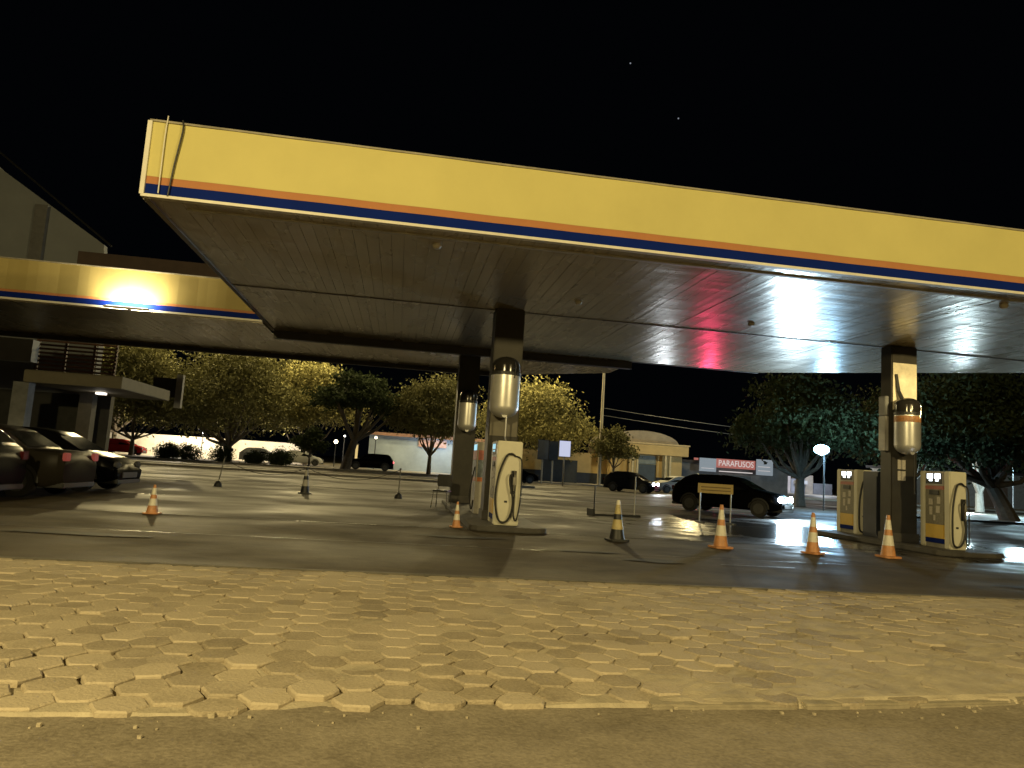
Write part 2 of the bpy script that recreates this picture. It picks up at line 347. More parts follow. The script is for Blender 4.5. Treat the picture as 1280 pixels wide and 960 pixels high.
def wavy(z0, z1, y0, y1, amp=.006, n=80, xl=XL, xr=XR, th=.06):
    b = MB(); V = []; F = []
    for i in range(n+1):
        x = xl+(xr-xl)*i/n; w = amp*math.sin(i*1.3)+amp*.6*math.sin(i*.37+1)
        V += [(x, y0+w, z0), (x, y0+w, z1), (x, y0+th, z1), (x, y0+th, z0)]
    for i in range(n):
        for k in range(4): F.append((4*i+k, 4*i+4+k, 4*i+4+(k+1) % 4, 4*i+(k+1) % 4))
    F += [(0, 1, 2, 3), (4*n, 4*n+3, 4*n+2, 4*n+1)]
    return b.add(V, F)
part(wavy(5.0, FT, YF, 0), 'fascia_panel', yellow, cp)
part(wavy(4.89, 4.998, YF, 0), 'orange_stripe', orange, cp)
part(wavy(4.735, 4.888, YF, 0), 'blue_stripe', navy, cp)
b = MB(); b.box(XL, XR, YF-.03, YF+.08, 4.69, 4.732); part(b, 'bottom_trim', trimw, cp)
b = MB(); b.box(XL, XR, YF-.02, YF+.09, FT+.003, FT+.03); part(b, 'top_trim', mat('trim_aged', (.3, .27, .2), .6, var=.4, vs=3), cp)
b = MB(); b.box(XL+.5, XR, YF+.42, YF+.50, H-.005, H+.018); part(b, 'gutter_strip', mat('soffit_strip', (.42, .4, .34), .5, var=.2), cp)
# left end face: same bands
b = MB(); b.m = 0; b.box(XL, XL+.06, YF+.1, 21.3, 5.0, FT); b.m = 1; b.box(XL, XL+.06, YF+.1, 21.3, 4.89, 4.998); b.m = 2; b.box(XL, XL+.06, YF+.1, 21.3, 4.735, 4.888)
part(b, 'end_fascia', [yellow, orange, navy], cp)
b = MB(); b.box(XL-.02, XL+.04, YF-.035, YF+.05, 4.72, FT); part(b, 'corner_trim', trimw, cp)
b = MB(); b.box(XL-.01, XL+.08, YF+.12, 21.3, 4.69, 4.732); part(b, 'end_trim', mat('end_trim_paint', (.28, .26, .22), .6, var=.2), cp)
b = MB(); b.tube(spline([(-3.42, YF-.02, 5.86), (-3.40, YF-.035, 5.7), (-3.46, YF-.03, 5.2), (-3.5, YF-.03, 4.72)], 5), .012); part(b, 'cable', darkm, cp)
b = MB(); b.tube(spline([(-3.62, YF-.02, 5.9), (-3.63, YF-.03, 5.6), (-3.63, YF-.03, 4.75)], 5), .009); part(b, 'cable', trimw, cp)
b = MB(); b.box(XL+.1, 19.4, 15.74, 15.79, H+.004, H+.016)
part(b, 'soffit_joint', mat('joint_brown', (.2, .18, .14), .5), cp)
b = MB(); b.box(XL+.05, 6.9, 21.31, 21.55, 4.5, 5.2); b.box(6.9, 11.1, 21.31, 21.4, 4.71, 5.2); part(b, 'rear_beam', mat('beam_dark', (.06, .055, .05), .6), cp)
for (x, y) in ((.34, 11.35), (10.54, 11.26), (3.4, 14.2), (7.4, 14.6)):
    b = MB(); b.lathe([(.0, H+.02), (.07, H+.02), (.075, H-.01), (.05, H-.05), (.001, H-.06)], 14, (x, y, 0)); part(b, 'ceiling_fitting', trimw, cp, smooth=True)
# columns
capm = mat('tank_cap_dark', (.03, .028, .025), .16, .4, .2)
for (x0, x1, y0, y1) in ((1.88, 2.52, 15.5, 16.1), (1.62, 2.24, 21.7, 22.3), (11.42, 12.10, 15.45, 15.85)):
    b = MB(); b.box(x0, x1, y0, y1, .1, H+.019); c = part(b, 'column', coldk, cp, bevel=.02)
    b = MB(); b.box(x0-.03, x1+.03, y0-.03, y1+.03, .1, .3); f = part(b, 'column_foot', island_c, cp, bevel=.01)
b = MB(); b.box(11.45, 12.07, 15.435, 15.447, 3.18, 4.3); part(b, 'light_patch_panel', mat('panel_ivory', (.74, .66, .5), .5, var=.25, vs=5), cp)  # pale panel added to carry the patch of light on this column
b = MB(); b.box(1.9, 2.5, 15.485, 15.497, 1.9, 2.9); part(b, 'light_patch_panel', mat('panel_brown', (.14, .125, .09), .5, var=.2), cp)  # brown colour stands in for the faint light on this column

rc = empty('fuel_canopy', (-8, 23, 0), 0, 'lower rear wing canopy with a floodlit yellow fascia, left behind the main canopy', 'canopy')
YW = 19.9
pw_ = planks(-26, XL-.03, YW+.08, lambda x: 26.4, 4.665); q_ = planks(XL-.03, 6.9, 21.6, lambda x: float(np.interp(x, [-4, 4.2, 6.9], [26.4, 26.2, 23.8])), 4.665); pw_.add(q_.v, q_.f)
part(pw_, 'soffit', soffit, rc)
b = MB(); b.prism([(-26, YW+.2), (XL-.1, YW+.2), (XL-.1, 21.6), (6.8, 21.6), (6.8, 23.8), (4.2, 26.0), (-26, 26.3)], 4.95, 5.15); part(b, 'roof', roofm, rc)
WXL, WXR = -26, XL-.03
part(wavy(4.95, 5.74, YW, 0, .012, 90, WXL, WXR), 'fascia_panel', mat('fascia_yellow_shaded', (.36, .29, .11), .6, var=.12, vs=.8, spec=.15), rc)  # darker yellow: the wing's weaker light is put into the colour
part(wavy(4.885, 4.948, YW, 0, .01, 90, WXL, WXR), 'orange_stripe', orange, rc)
part(wavy(4.735, 4.883, YW, 0, .01, 90, WXL, WXR), 'blue_stripe', navy, rc)
b = MB(); b.box(WXL, WXR, YW-.03, YW+.08, 4.68, 4.732); part(b, 'bottom_trim', trimw, rc)
b = MB(); b.box(WXL, WXR, YW-.02, YW+.09, 5.743, 5.77); part(b, 'top_trim', MC['trim_aged'], rc)
b = MB(); b.box(-20.5, 4.0, 26.05, 26.25, 4.52, 5.1); part(b, 'rear_beam', MC['beam_dark'], rc)
b = MB(); b.prism([(-10.4, 23.9), (-4.5, 23.9), (-4.5, 24.2), (-10.4, 24.2)], 5.15, 7.1); part(b, 'roof_parapet', mat('parapet_brown', (.05, .032, .024), .8), rc)
for x in (-16.5,):
    b = MB(); b.box(x, x+.5, 22.5, 23, 0, 4.66); part(b, 'column', coldk, rc)
# floodlight washing the wing fascia
fl = empty('floodlight', (-7.2, YW-.30, 4.68), 0, 'small white floodlight bar throwing a glare up the rear yellow fascia', 'lamp')
b = MB(); b.box(-.55, .55, -.05, .03, -.03, .02); b.box(-.04, .04, .03, .275, -.02, .01); b.build('housing', trimw, fl)
b = MB(); b.box(-.5, .5, -.03, .02, .022, .03); b.build('lens', emit('flood_lens', (1, .93, .72), 6), fl)

# ------------------------------------------------------------------ pump islands
def island(x0, x1, y0, y1, label):
    t = empty('pump_island', ((x0+x1)/2, (y0+y1)/2, 0), 0, label, 'kerb island', 'pump islands')
    w = (x1-x0)/2; l = (y1-y0)/2; p = []
    for sgn, yy in ((-1, -l+.25), (1, l-.25)):
        for k in range(9):
            an = (PI+PI*k/8) if sgn < 0 else PI*k/8
            p.append((w*math.copysign(abs(math.cos(an))**.6, math.cos(an)), yy+.25*math.sin(an)))
    b = MB(); b.prism(p, 0, .1); b.build('kerb', island_c, t, bevel=.015); return t
island(1.45, 2.98, 13.85, 23.2, 'dark rounded kerb island under the pumps beside the middle column')
island(11.1, 12.75, 13.5, 18.5, 'dark rounded kerb island under the two lit pumps on the right')

# ------------------------------------------------------------------ fuel pumps
disp = emit('pump_display', (.85, .93, 1.), 6)
dispblue = emit('pump_display_blue', (.3, .62, .75), 1.2)
pinkm = mat('pump_red_strip', (.42, .13, .1), .45, var=.3, vs=30)
lowy = mat('pump_yellow_panel', (.68, .45, .07), .4, var=.1)
paper = mat('sticker_paper', (.55, .5, .42), .6, var=.3, vs=40)
olive = mat('pump_olive_panel', (.2, .18, .12), .5, var=.3, vs=20)
Zp = .1
def pump(x, y, label, dm, rz=0, w=.25):
    t = empty('fuel_pump', (x, y, Zp), rz, label, 'fuel pump', 'fuel pumps')
    d, h = .45, 1.66
    b = MB(); b.box(-w+.02, w-.02, -d+.16, d-.16, 0, .1); b.build('plinth', MC['concrete_grey'], t)
    b = MB(); b.box(-w+.03, w-.03, -d+.17, d-.17, .1, h-.02); b.build('body', greyp, t, bevel=.01)
    for s in (-1, 1):
        ys = sorted((s*d, s*(d-.17)))
        b = MB(); b.add([(-w, ys[0], 0), (w, ys[0], 0), (w, ys[1], 0), (-w, ys[1], 0), (-w-.005, ys[0], h), (w+.005, ys[0], h), (w+.005, ys[1], h), (-w-.005, ys[1], h)],
            [(0, 3, 2, 1), (4, 5, 6, 7), (0, 1, 5, 4), (1, 2, 6, 5), (2, 3, 7, 6), (3, 0, 4, 7)])
        b.build('end_panel', cream, t, bevel=.018)
    for s in (-1, 1):                                              # the two display faces, west and east
        X = lambda x0, x1: sorted((s*x0, s*x1))
        wd = d-.175
        b = MB(); b.box(*X(w-.03, w+.012), -wd, wd, 1.34, h-.005); hd = b.build('display_head', mat('bezel_grey', (.4, .38, .36), .4, var=.1), t, bevel=.008)
        b = MB(); b.box(*X(w+.012, w+.016), -wd+.03, wd-.03, 1.38, h-.05); b.build('display_bezel', darkm, hd)
        for k in (-1, 1):
            yy = sorted((k*.03, k*.2)); b = MB(); b.box(*X(w+.017, w+.021), *yy, 1.495, 1.60); b.build('display', dm, hd)
            yy = sorted((k*.05, k*.14)); b = MB(); b.box(*X(w+.017, w+.021), *yy, 1.44, 1.475); b.build('display', dm, hd)
        b = MB(); b.box(*X(w-.03, w+.006), -wd, wd, 1.26, 1.337); b.build('red_strip', pinkm, t)
        b = MB(); b.box(*X(w-.03, w+.003), -wd, wd, .5, 1.257); b.build('front_panel', olive, t)
        for (ya, yb, za, zb) in ((-.18, -.08, .95, 1.1), (.05, .17, .92, 1.05), (-.16, -.05, .75, .9), (.06, .15, .70, .88), (-.03, .03, .58, .7)):
            b = MB(); b.box(*X(w+.004, w+.007), ya, yb, za, zb); b.build('sticker', paper, t)
        b = MB(); b.box(*X(w+.004, w+.02), -.14, .14, 1.14, 1.24); b.build('keypad', darkm, t)
        b = MB(); b.box(*X(w-.03, w+.008), -wd, wd, .2, .497); b.build('lower_panel', lowy, t, bevel=.006)
        b = MB(); b.box(*X(w-.03, w+.004), -wd, wd, .1, .197); b.build('kick_panel', navy, t)
    # hose, holster and nozzle on the end that faces the street
    b = MB(); b.box(.05, .15, -d-.045, -d+.001, .62, 1.08); b.build('holster', darkm, t, bevel=.008)
    b = MB(); b.tube(spline([(.11, -d-.06, .68), (.11, -d-.075, .85), (.115, -d-.07, 1.0), (.10, -d-.10, 1.08)], 5), [.014]*15+[.012]); b.box(.085, .14, -d-.085, -d-.05, .80, .95)
    b.build('nozzle', mat('nozzle_metal', (.32, .3, .26), .4, .6), t)
    b = MB(); b.tube(spline([(.11, -d-.03, 1.37), (.02, -d-.05, 1.41), (-.09, -d-.06, 1.33), (-.04-w*.7, -d-.07, .95), (-w, -d-.07, .5), (-.17, -d-.06, .12), (-.02, -d-.06, .07), (.08, -d-.07, .24), (.10, -d-.08, .5), (.03, -d-.09, .8), (.02, -d-.10, .96), (.07, -d-.10, 1.02)], 7), .021, 8)
    b.build('hose', rubber, t, smooth=True)
    b = MB(); b.tube(spline([(.11, -d-.03, 1.37), (w-.02, -d-.05, 1.3), (w, -d-.06, .95), (w, -d-.06, .5), (.2, -d-.05, .12), (.13, -d-.06, .2), (.13, -d-.06, .62)], 7), .015, 8)
    b.build('hose', rubber, t, smooth=True)
    b = MB(); b.box(-.06, .0, -d-.006, -d+.001, .44, .48); b.build('badge', darkm, t)
    return t
pump(2.2, 14.78, 'cream fuel pump with black hose loop below the tank on the middle column', dispblue)
pB = pump(11.98, 14.5, 'fuel pump with two lit displays, right of the right column', disp, 0, .205)
pA = pump(12.05, 17.78, 'fuel pump with two lit displays and a hose, left of the dark cabinet', disp, 0, .205)
# older pump with a coloured picture panel, behind the middle column
op = empty('fuel_pump', (2.2, 17.7, Zp), 0, 'fuel pump with red and blue picture panel, left of the middle column', 'fuel pump', 'fuel pumps')
b = MB(); b.box(-.34, .3, -.45, .42, 0, 1.7); b.build('body', greyp, op, bevel=.015)
for (z0, z1, M, nm) in ((1.27, 1.5, mat('poster_red', (.42, .13, .1), .5, var=.4, vs=6), 'red_panel'), (.86, 1.267, mat('poster_blue', (.16, .2, .24), .5, var=.6, vs=7), 'blue_panel'), (.76, .857, mat('poster_orange', (.5, .16, .05), .5), 'orange_band')):
    b = MB(); b.box(-.352, -.341, -.42, .39, z0, z1); b.box(-.31, .27, -.462, -.451, z0, z1); b.build(nm, M, op)
b = MB(); b.tube(spline([(-.36, -.3, 1.1), (-.42, -.34, .8), (-.46, -.4, .4), (-.40, -.42, .1), (-.36, -.3, .3)], 7), .017); b.build('hose', rubber, op)
b = MB(); b.box(-.36, -.3, -.3, .2, 1.5, 1.64); b.build('display', dispblue, op)

# dark cabinet on the right island
cb = empty('service_cabinet', (12.05, 16.65, Zp), 0, 'tall dark navy metal cabinet between the right column and the far lit pump', 'cabinet')
b = MB(); b.box(-.32, .32, -.3, .3, 0, 1.62); b.build('body', mat('cabinet_navy', (.018, .022, .035), .4, .1), cb, bevel=.02)
b = MB(); b.box(-.28, .28, -.318, -.301, .08, 1.5); d_ = b.build('door', mat('cabinet_door', (.025, .03, .045), .35, .1), cb, bevel=.005)
b = MB(); b.box(-.335, -.321, -.26, .26, .08, 1.5); b.build('side_panel', MC['cabinet_door'], cb)
b = MB(); b.box(.2, .23, -.34, -.319, .8, .95); b.build('handle', steel, d_)

# capsule shaped filter tanks on the columns
def tank(x, y, z0, r, hgt, label, band=None, lamp=False):
    t = empty('filter_tank', (x, y, z0), 0, label, 'tank', 'capsule tanks on the columns'); n = 28
    dome = r*.75; body0 = dome; body1 = hgt*.68
    prof = [(.001, 0)]+[(r*math.sin(PI/2*k/8), dome*(1-math.cos(PI/2*k/8))) for k in range(1, 9)]+[(r, body1)]
    b = MB(); b.lathe(prof, n); b.build('shell', steel, t, smooth=True)
    b = MB(); b.lathe([(r*.98, body1+.001), (r*1.03, body1+.005), (r*1.03, body1+.07), (r*.98, body1+.075)], n); b.build('clamp_ring', darkm, t)
    b = MB(); b.lathe([(r*.97, body1+.076), (r*.97, hgt-dome*.9)]+[(r*.97*math.cos(PI/2*k/8), hgt-dome*.9+dome*.9*math.sin(PI/2*k/8)) for k in range(1, 8)]+[(.002, hgt)], n); b.build('cap', capm, t, smooth=True)
    b = MB(); b.tube(spline([(r*.45, -r*.92, body1-.06), (r*.5, -r*.96, body1+.1), (r*.48, -r*.93, hgt-dome*.8), (r*.4, -r*.6, hgt-.08)], 5), .012); b.build('sight_tube', chrome, t)
    b = MB(); b.lathe([(.001, -.02), (.06, -.02), (.06, .02), (.001, .03)], 12, (0, -r*.55, dome*.25), 'y'); b.build('valve', steel, t)
    if band:
        b = MB(); b.lathe([(r*1.004, body1-.16), (r*1.004, body1-.02)], n); b.build('label_band', band, t)
    return t
tk = tank(2.13, 15.17, 2.27, .315, 1.32, 'polished capsule filter tank with dark dome on the middle column')
b = MB(); b.tube([(.05, -.12, .06), (.05, -.12, -.40), (.05, -.3, -.51)], .018); b.build('pipe', steel, tk)
b = MB(); b.box(-.12, .12, .28, .33, .5, .9); b.build('bracket', darkm, tk)
tk2 = tank(1.93, 21.4, 2.2, .285, 1.25, 'dim capsule filter tank on the far column behind the middle one'); tk2.scale = (.95, .95, 1)
b = MB(); b.box(-.12, .12, .25, .31, .5, .9); b.build('bracket', darkm, tk2)
tk3 = tank(11.6, 15.14, 2.12, .28, 1.32, 'capsule filter tank with an orange band on the right column', mat('band_orange', (.5, .24, .1), .5, var=.4, vs=12))
b = MB(); b.tube([(.1, -.1, .06), (.1, -.1, -.9)], .014); b.tube([(-.02, .12, 1.25), (-.05, .24, 1.5), (-.09, .26, 1.9)], [.05, .045, .03]); b.build('pipe', darkm, tk3)
b = MB(); b.box(-.12, .12, .25, .31, .5, .9); b.build('bracket', darkm, tk3)
wp = empty('wall_panel', (11.34, 15.66, 2.2), 0, 'narrow grey panel fixed to the left side of the right column', 'panel')
b = MB(); b.box(-.02, .078, -.12, .12, 0, .82); b.build('lower_plate', mat('panel_grey', (.4, .39, .37), .5), wp, bevel=.01)
b = MB(); b.box(-.02, .078, -.12, .12, .83, 1.3); b.build('upper_plate', mat('panel_grey_unlit', (.14, .14, .14), .5), wp, bevel=.01)  # darker copy of the plate grey, the unlit half put into its colour
nt_ = empty('notice', (11.68, 15.43, 1.5), 0, 'two small pale paper notices stuck on the right column', 'notice')
b = MB(); b.box(-.1, .1, .005, .019, .28, .5); b.build('sheet', paper, nt_); b = MB(); b.box(-.1, .1, .005, .019, .02, .24); b.build('sheet', paper, nt_)

# ------------------------------------------------------------------ cones
def cone(x, y, h, label, cA, cB, basecol, n=4, tip=None, rz=0., wide=.3):
    t = empty('traffic_cone', (x, y, 0), rz, label, 'traffic cone', 'traffic cones on the forecourt')
    s = h/.75; hw = .158*s*wide/.3
    b = MB(); p = []
    for k in range(4):
        an = PI/4+k*PI/2
        for da in (-.16, .16): p.append((hw*1.38*math.cos(an+da), hw*1.38*math.sin(an+da)))
    b.prism(p, 0, .035*s); b.build('base', basecol, t, bevel=.008)
    z0 = .036*s; z1 = h; rb = hw*.8; rtp = .028*s; cuts = [0, .25, .5, .64, .88, 1.]; cols = [cA, cB, cA, cB, cA]
    for i in range(5):
        za, zb = cuts[i], cuts[i+1]; f = lambda q: rb+(rtp-rb)*(q**.9)
        b = MB(); b.lathe([(f(za), z0+(z1-z0)*za), (f(zb), z0+(z1-z0)*zb-.0015)], 24); b.build('band', cols[i] if not (tip and i == 4) else tip, t, smooth=True)
    return t
OW = (orangec, whitec, orangec)
cone(-4.31, 14.07, .52, 'small orange and white cone at far left beside the dark cars', *OW, wide=.34)
cone(1.24, 14.48, .5, 'small orange and white cone left of the middle pump island', *OW, rz=.3)
cone(6.07, 12.95, .80, 'orange and white cone in front of the bright wet reflection', *OW, rz=.2)
cone(7.81, 12.75, .76, 'orange and white cone standing left of the far lit pump', *OW, rz=.5)
cone(9.33, 12.7, .80, 'orange and white cone nearest the right column', *OW, rz=.1)
cone(4.18, 13.34, .76, 'black and yellow cone with pale tip, right of the middle pump', blackc, mat('cone_pale_yellow', (.5, .41, .19), .5, var=.3, vs=12), blackc, tip=whitec, wide=.34)
cone(-2.82, 23.77, .84, 'black and white cone alone on the floor under the rear canopy', blackc, mat('cone_grey', (.5, .48, .44), .5), blackc, tip=blackc, wide=.3)

# chain posts with chains
def post(x, y, h, label, lean=0.):
    t = empty('chain_post', (x, y, 0), 0, label, 'post', 'chain posts at the back of the forecourt')
    b = MB(); b.lathe([(.13, 0), (.13, .02), (.1, .12), (.04, .18)], 14); b.build('base', blackc, t)
    b = MB(); b.tube([(0, 0, .12), (lean, 0, h)], .022); b.build('pole', mat('post_grey', (.2, .19, .17), .5), t)
    b = MB(); b.lathe([(.001, h-.03), (.035, h-.02), (.035, h+.02), (.001, h+.035)], 10, (lean, 0, 0)); b.build('cap', blackc, t); return t
post(-5.78, 25.2, .95, 'leaning chain post left of the black and white cone', .13)
post(.11, 24.07, .95, 'upright chain post right of the black and white cone')
def chain(p, q, sag, label):
    p = Vector(p); q = Vector(q); b = MB(); b.tube([p.lerp(q, i/14)-Vector((0, 0, sag*4*(i/14)*(1-i/14))) for i in range(15)], .010, 6)
    tag(b.build('barrier_chain', rubber), label, 'chain')
chain((-5.65, 25.2, .92), (-2.84, 23.85, .8), .35, 'sagging dark chain from the leaning post to the black and white cone')
chain((-2.80, 23.85, .8), (.09, 24.07, .92), .35, 'sagging dark chain from the black and white cone to the upright post')
# barrier boards on legs
pale = mat('post_pale', (.42, .41, .38), .5)
bs_ = empty('barrier_board', (9.3, 20.2, 0), 0, 'yellow barrier board on two thin pale legs behind the orange cones', 'barrier')
b = MB(); b.box(-.58, .5, -.02, .02, .86, 1.14); bd = b.build('board', mat('board_yellow', (.42, .31, .11), .6, var=.15), bs_)
for z in (.93, 1.02):
    b = MB(); b.box(-.5, .42, -.024, -.021, z, z+.03); b.build('dark_row', mat('board_ink', (.16, .11, .04), .6), bd)
for x in (-.5, .46):
    b = MB(); b.tube([(x, .03, 0), (x, .03, 1.12)], .02); b.build('leg', pale, bs_)
    b = MB(); b.box(x-.03, x+.03, -.3, .3, 0, .035); b.build('foot', darkm, bs_)
st = empty('barrier_stand', (6.55, 20.9, 0), R(12), 'low black barrier frame with two thin posts behind the black and yellow cone', 'barrier')
b = MB(); b.box(-.9, .75, -.03, .03, 0, .06); b.box(-.93, -.87, -.2, .2, 0, .2); b.build('base', blackc, st)
for x, h in ((-.8, .85), (.55, 1.2)):
    b = MB(); b.tube([(x, 0, .05), (x, 0, h)], .018); b.build('upright', pale if x > 0 else darkm, st)
# chair beside the far column
ch = empty('chair', (1.28, 20.4, 0), R(-20), 'dark chair with metal legs beside the far column', 'chair')
b = MB(); b.box(-.22, .22, -.2, .2, .44, .49); b.build('seat', blackc, ch, bevel=.015)
b = MB(); b.box(-.21, .21, .18, .23, .58, .92); b.build('backrest', blackc, ch, bevel=.02)
for sx in (-1, 1):
    for sy in (-1, 1):
        b = MB(); b.tube([(sx*.22, sy*.24, 0), (sx*.19, sy*.17, .44)], .013); b.build('leg', chrome, ch)
    b = MB(); b.tube([(sx*.17, .19, .47), (sx*.17, .235, .62)], .012); b.build('back_support', chrome, ch)

# ------------------------------------------------------------------ vehicles
def car(name, loc, rz, paint, L=4.2, W=.86, h=1.46, style='hatch', label='', cat='car', detail=True, tail=None, head=None):
    t = empty(name, loc, rz, label, cat)
    belt = .92 if h < 1.6 else 1.05
    fr = L/2
    if style == 'sedan':
        top = [(-fr, .78), (-fr+.12, .98), (-fr+.75, 1.0), (-fr+1.35, h-.08), (-fr+1.75, h), (.15, h-.01), (.55, h-.12), (1.15, .98), (fr-.35, .86), (fr-.06, .68), (fr, .55)]
    elif style == 'suv':
        top = [(-fr, .85), (-fr+.1, 1.12), (-fr+.4, h-.1), (-fr+.65, h), (-.3, h+.02), (.3, h-.02), (.6, h-.14), (1.15, 1.08), (fr-.4, .99), (fr-.08, .84), (fr, .62)]
    else:
        top = [(-fr, .8), (-fr+.1, 1.02), (-fr+.5, h-.12), (-fr+.85, h), (-.2, h+.01), (.3, h-.05), (.5, h-.14), (1.15, .97), (fr-.35, .85), (fr-.06, .68), (fr, .52)]
    xs = [p[0] for p in top]
    X = sorted(set([round(-fr+L*i/34, 3) for i in range(35)]+[round(x, 3) for x in xs]))
    ztop = lambda x: float(np.interp(x, xs, [p[1] for p in top]))
    def hw(x): q = abs(x)/fr; return W*(1-.16*max(0, (q-.72)/.28)**2)
    rings = []
    for x in X:
        zt = ztop(x); w = hw(x); bz = min(belt+.03*(x < 0), zt-.04); bot = .24+.08*max(0, (abs(x)/fr-.85)/.15)
        rw = w*(1-.27*max(0, (zt-bz)/.55)) if zt > bz+.06 else w*.93
        rings.append([(x, 0, bot), (x, w*.88, bot), (x, w*.985, bot+.1), (x, w, .55), (x, w*.985, bz-.06), (x, w*.95, bz), (x, rw*.98, zt-.035), (x, rw*.86, zt), (x, 0, zt+.012)])
    nR = len(rings[0]); V = []; F = []
    for s in (1, -1):
        o = len(V)
        for rg in rings: V += [(p[0], p[1]*s, p[2]) for p in rg]
        for i in range(len(X)-1):
            for k in range(nR-1): F.append((o+i*nR+k, o+i*nR+k+1, o+(i+1)*nR+k+1, o+(i+1)*nR+k))
        for i in (0, len(X)-1): F.append(tuple(o+i*nR+k for k in range(nR)))
    b = MB(); b.add(V, F); me = b.build('body', paint, t)
    bm = bmesh.new(); bm.from_mesh(me.data); bmesh.ops.remove_doubles(bm, verts=bm.verts, dist=.003); bmesh.ops.recalc_face_normals(bm, faces=bm.faces); bm.to_mesh(me.data); bm.free()
    me.data.shade_smooth(); me.data.set_sharp_from_angle(angle=R(38))
    gl = glass('car_glass')
    # side windows
    wx0, wx1 = top[2][0]+.12, top[7][0]-.18
    for s in (1, -1):
        for (xa, xb) in ((wx0, wx0+(wx1-wx0)*.46), (wx0+(wx1-wx0)*.5, wx1)):
            b = MB(); n = 6; v = []
            for i in range(n+1):
                x = xa+(xb-xa)*i/n; zt = ztop(x); w = hw(x); bz = belt+.02; rw = w*(1-.27*max(0, (zt-belt)/.55))
                lo = Vector((x, (w*.95+.006), bz)); hi = Vector((x, rw*.98+.008, max(bz+.02, zt-.09)))
                v += [(lo.x, lo.y*s, lo.z), (hi.x, hi.y*s, hi.z)]
            b.add(v, [(2*i, 2*i+2, 2*i+3, 2*i+1) for i in range(n)]); b.build('window', gl, t)
    for (xa, xb, nm) in ((top[6][0]+.04, top[7][0]-.05, 'windscreen'), (top[1][0]+.08 if style != 'sedan' else top[2][0]+.06, top[3][0]-.08, 'rear_window')):
        v = []
        for i in range(6):
            x = xa+(xb-xa)*i/5; zt = ztop(x); rw = hw(x)*(1-.27*max(0, (zt-belt)/.55)); 
            for q in (-.84, 0, .84): v.append((x, q*rw, zt+.018-(.012 if q else 0)+.003))
        b = MB(); b.add(v, [(3*i+k, 3*i+k+1, 3*i+4+k, 3*i+3+k) for i in range(5) for k in (0, 1)]); b.build(nm, gl, t)
    ra = .31 if style != 'suv' else .36
    for sx in (-1, 1):
        for s in (-1, 1):
            x = sx*(fr-.8); yy = s*(W-.09)
            b = MB(); b.lathe([(ra*.6, -.1), (ra, -.1), (ra*1.01, 0), (ra, .105), (ra*.62, .11)], 22, (x, yy, ra), 'y'); wh = b.build('wheel', rubber, t, smooth=True)
            b = MB()
            b.lathe([(.001, -.112), (ra*.62, -.112), (ra*.62, .118), (.001, .118)], 16, (x, yy, ra), 'y'); b.build('rim', mat('rim_grey', (.1, .1, .1), .45, .5), wh)
            b = MB(); v = []
            for k in range(13):
                an = PI*k/12; v += [((ra+.02)*math.cos(an)+x, s*(W+.002), ra+(ra+.02)*math.sin(an)), ((ra+.09)*math.cos(an)+x, s*(W-.004), ra+(ra+.09)*math.sin(an))]
            b.add(v, [(2*k, 2*k+2, 2*k+3, 2*k+1) for k in range(12)]); b.build('wheel_arch', rubber, t)
    hl = head or mat('headlight_off', (.08, .08, .085), .1, 0, 0); tl = tail or mat('tail_off', (.05, .004, .004), .2, 0, 0)
    for s in (-1, 1):
        z = .70 if style != 'suv' else .82
        b = MB(); b.lathe([(.001, .03), (.07, .025), (.11, 0), (.11, -.06)], 14, (0, 0, 0), 'x'); o = b.build('headlight', hl, t); o.location = (fr-.045, s*(W-.26), z-.02); o.scale = (1, 1.9, 1.) if head else (1, 1.4, .8)
        b = MB(); b.box(-fr-.02, -fr+.06, min(s*(W-.34), s*(W-.13)), max(s*(W-.34), s*(W-.13)), .78, .95); b.build('tail_light', tl, t, bevel=.015)
    b = MB(); b.box(fr-.03, fr+.02, -W*.5, W*.5, .36, .5); b.build('grille', darkm, t, bevel=.01)
    b = MB(); b.box(-fr-.02, fr+.015, -W*.8, W*.8, .22, .33); b.build('bumper', darkm, t, bevel=.02)
    if detail:
        for s in (-1, 1):
            b = MB(); b.box(.82, .95, min(s*W, s*(W+.16)), max(s*W, s*(W+.16)), belt, belt+.12); b.build('wing_mirror', paint, t, bevel=.03)
            for xx in (wx0+(wx1-wx0)*.40, wx0+(wx1-wx0)*.93-.5):
                b = MB(); b.box(xx-.1, xx+.1, min(s*(W-.02), s*(W+.02)), max(s*(W-.02), s*(W+.02)), .76, .79); b.build('door_handle', paint, t)
    return t
def paintm(n, c, r=.25): return mat(n, c, r, .0, .05, spec=.02)
pblack = paintm('paint_black', (.003, .003, .0035), .25); pdark = paintm('paint_charcoal', (.015, .015, .017)); psilver = paintm('paint_silver', (.014, .012, .009), .3); pwhite = paintm('paint_white', (.6, .6, .58)); pred = paintm('paint_red', (.45, .03, .03))
redlamp = emit('tail_red', (1, .08, .10), 6); redsoft = emit('tail_red_soft', (1, .08, .08), .16); coolhead = emit('headlight_cool', (.62, .85, 1), 160); whitehead = emit('headlight_white', (.85, .93, 1), 60)
car('parked_car', (-8.75, 19.9, 0), R(-3), pblack, 4.1, label='black hatchback with its nose to the right, behind the dark taupe car', style='hatch')
car('parked_car', (-8.9, 17.1, 0), R(177), psilver, 4.3, label='dark taupe car whose red tail lamp shows, parked at the left edge', style='sedan', tail=redsoft)
car('parked_car', (-9.3, 14.9, 0), R(178), pblack, 4.2, label='black car cut by the left frame edge, nearest of the parked ones', style='hatch')
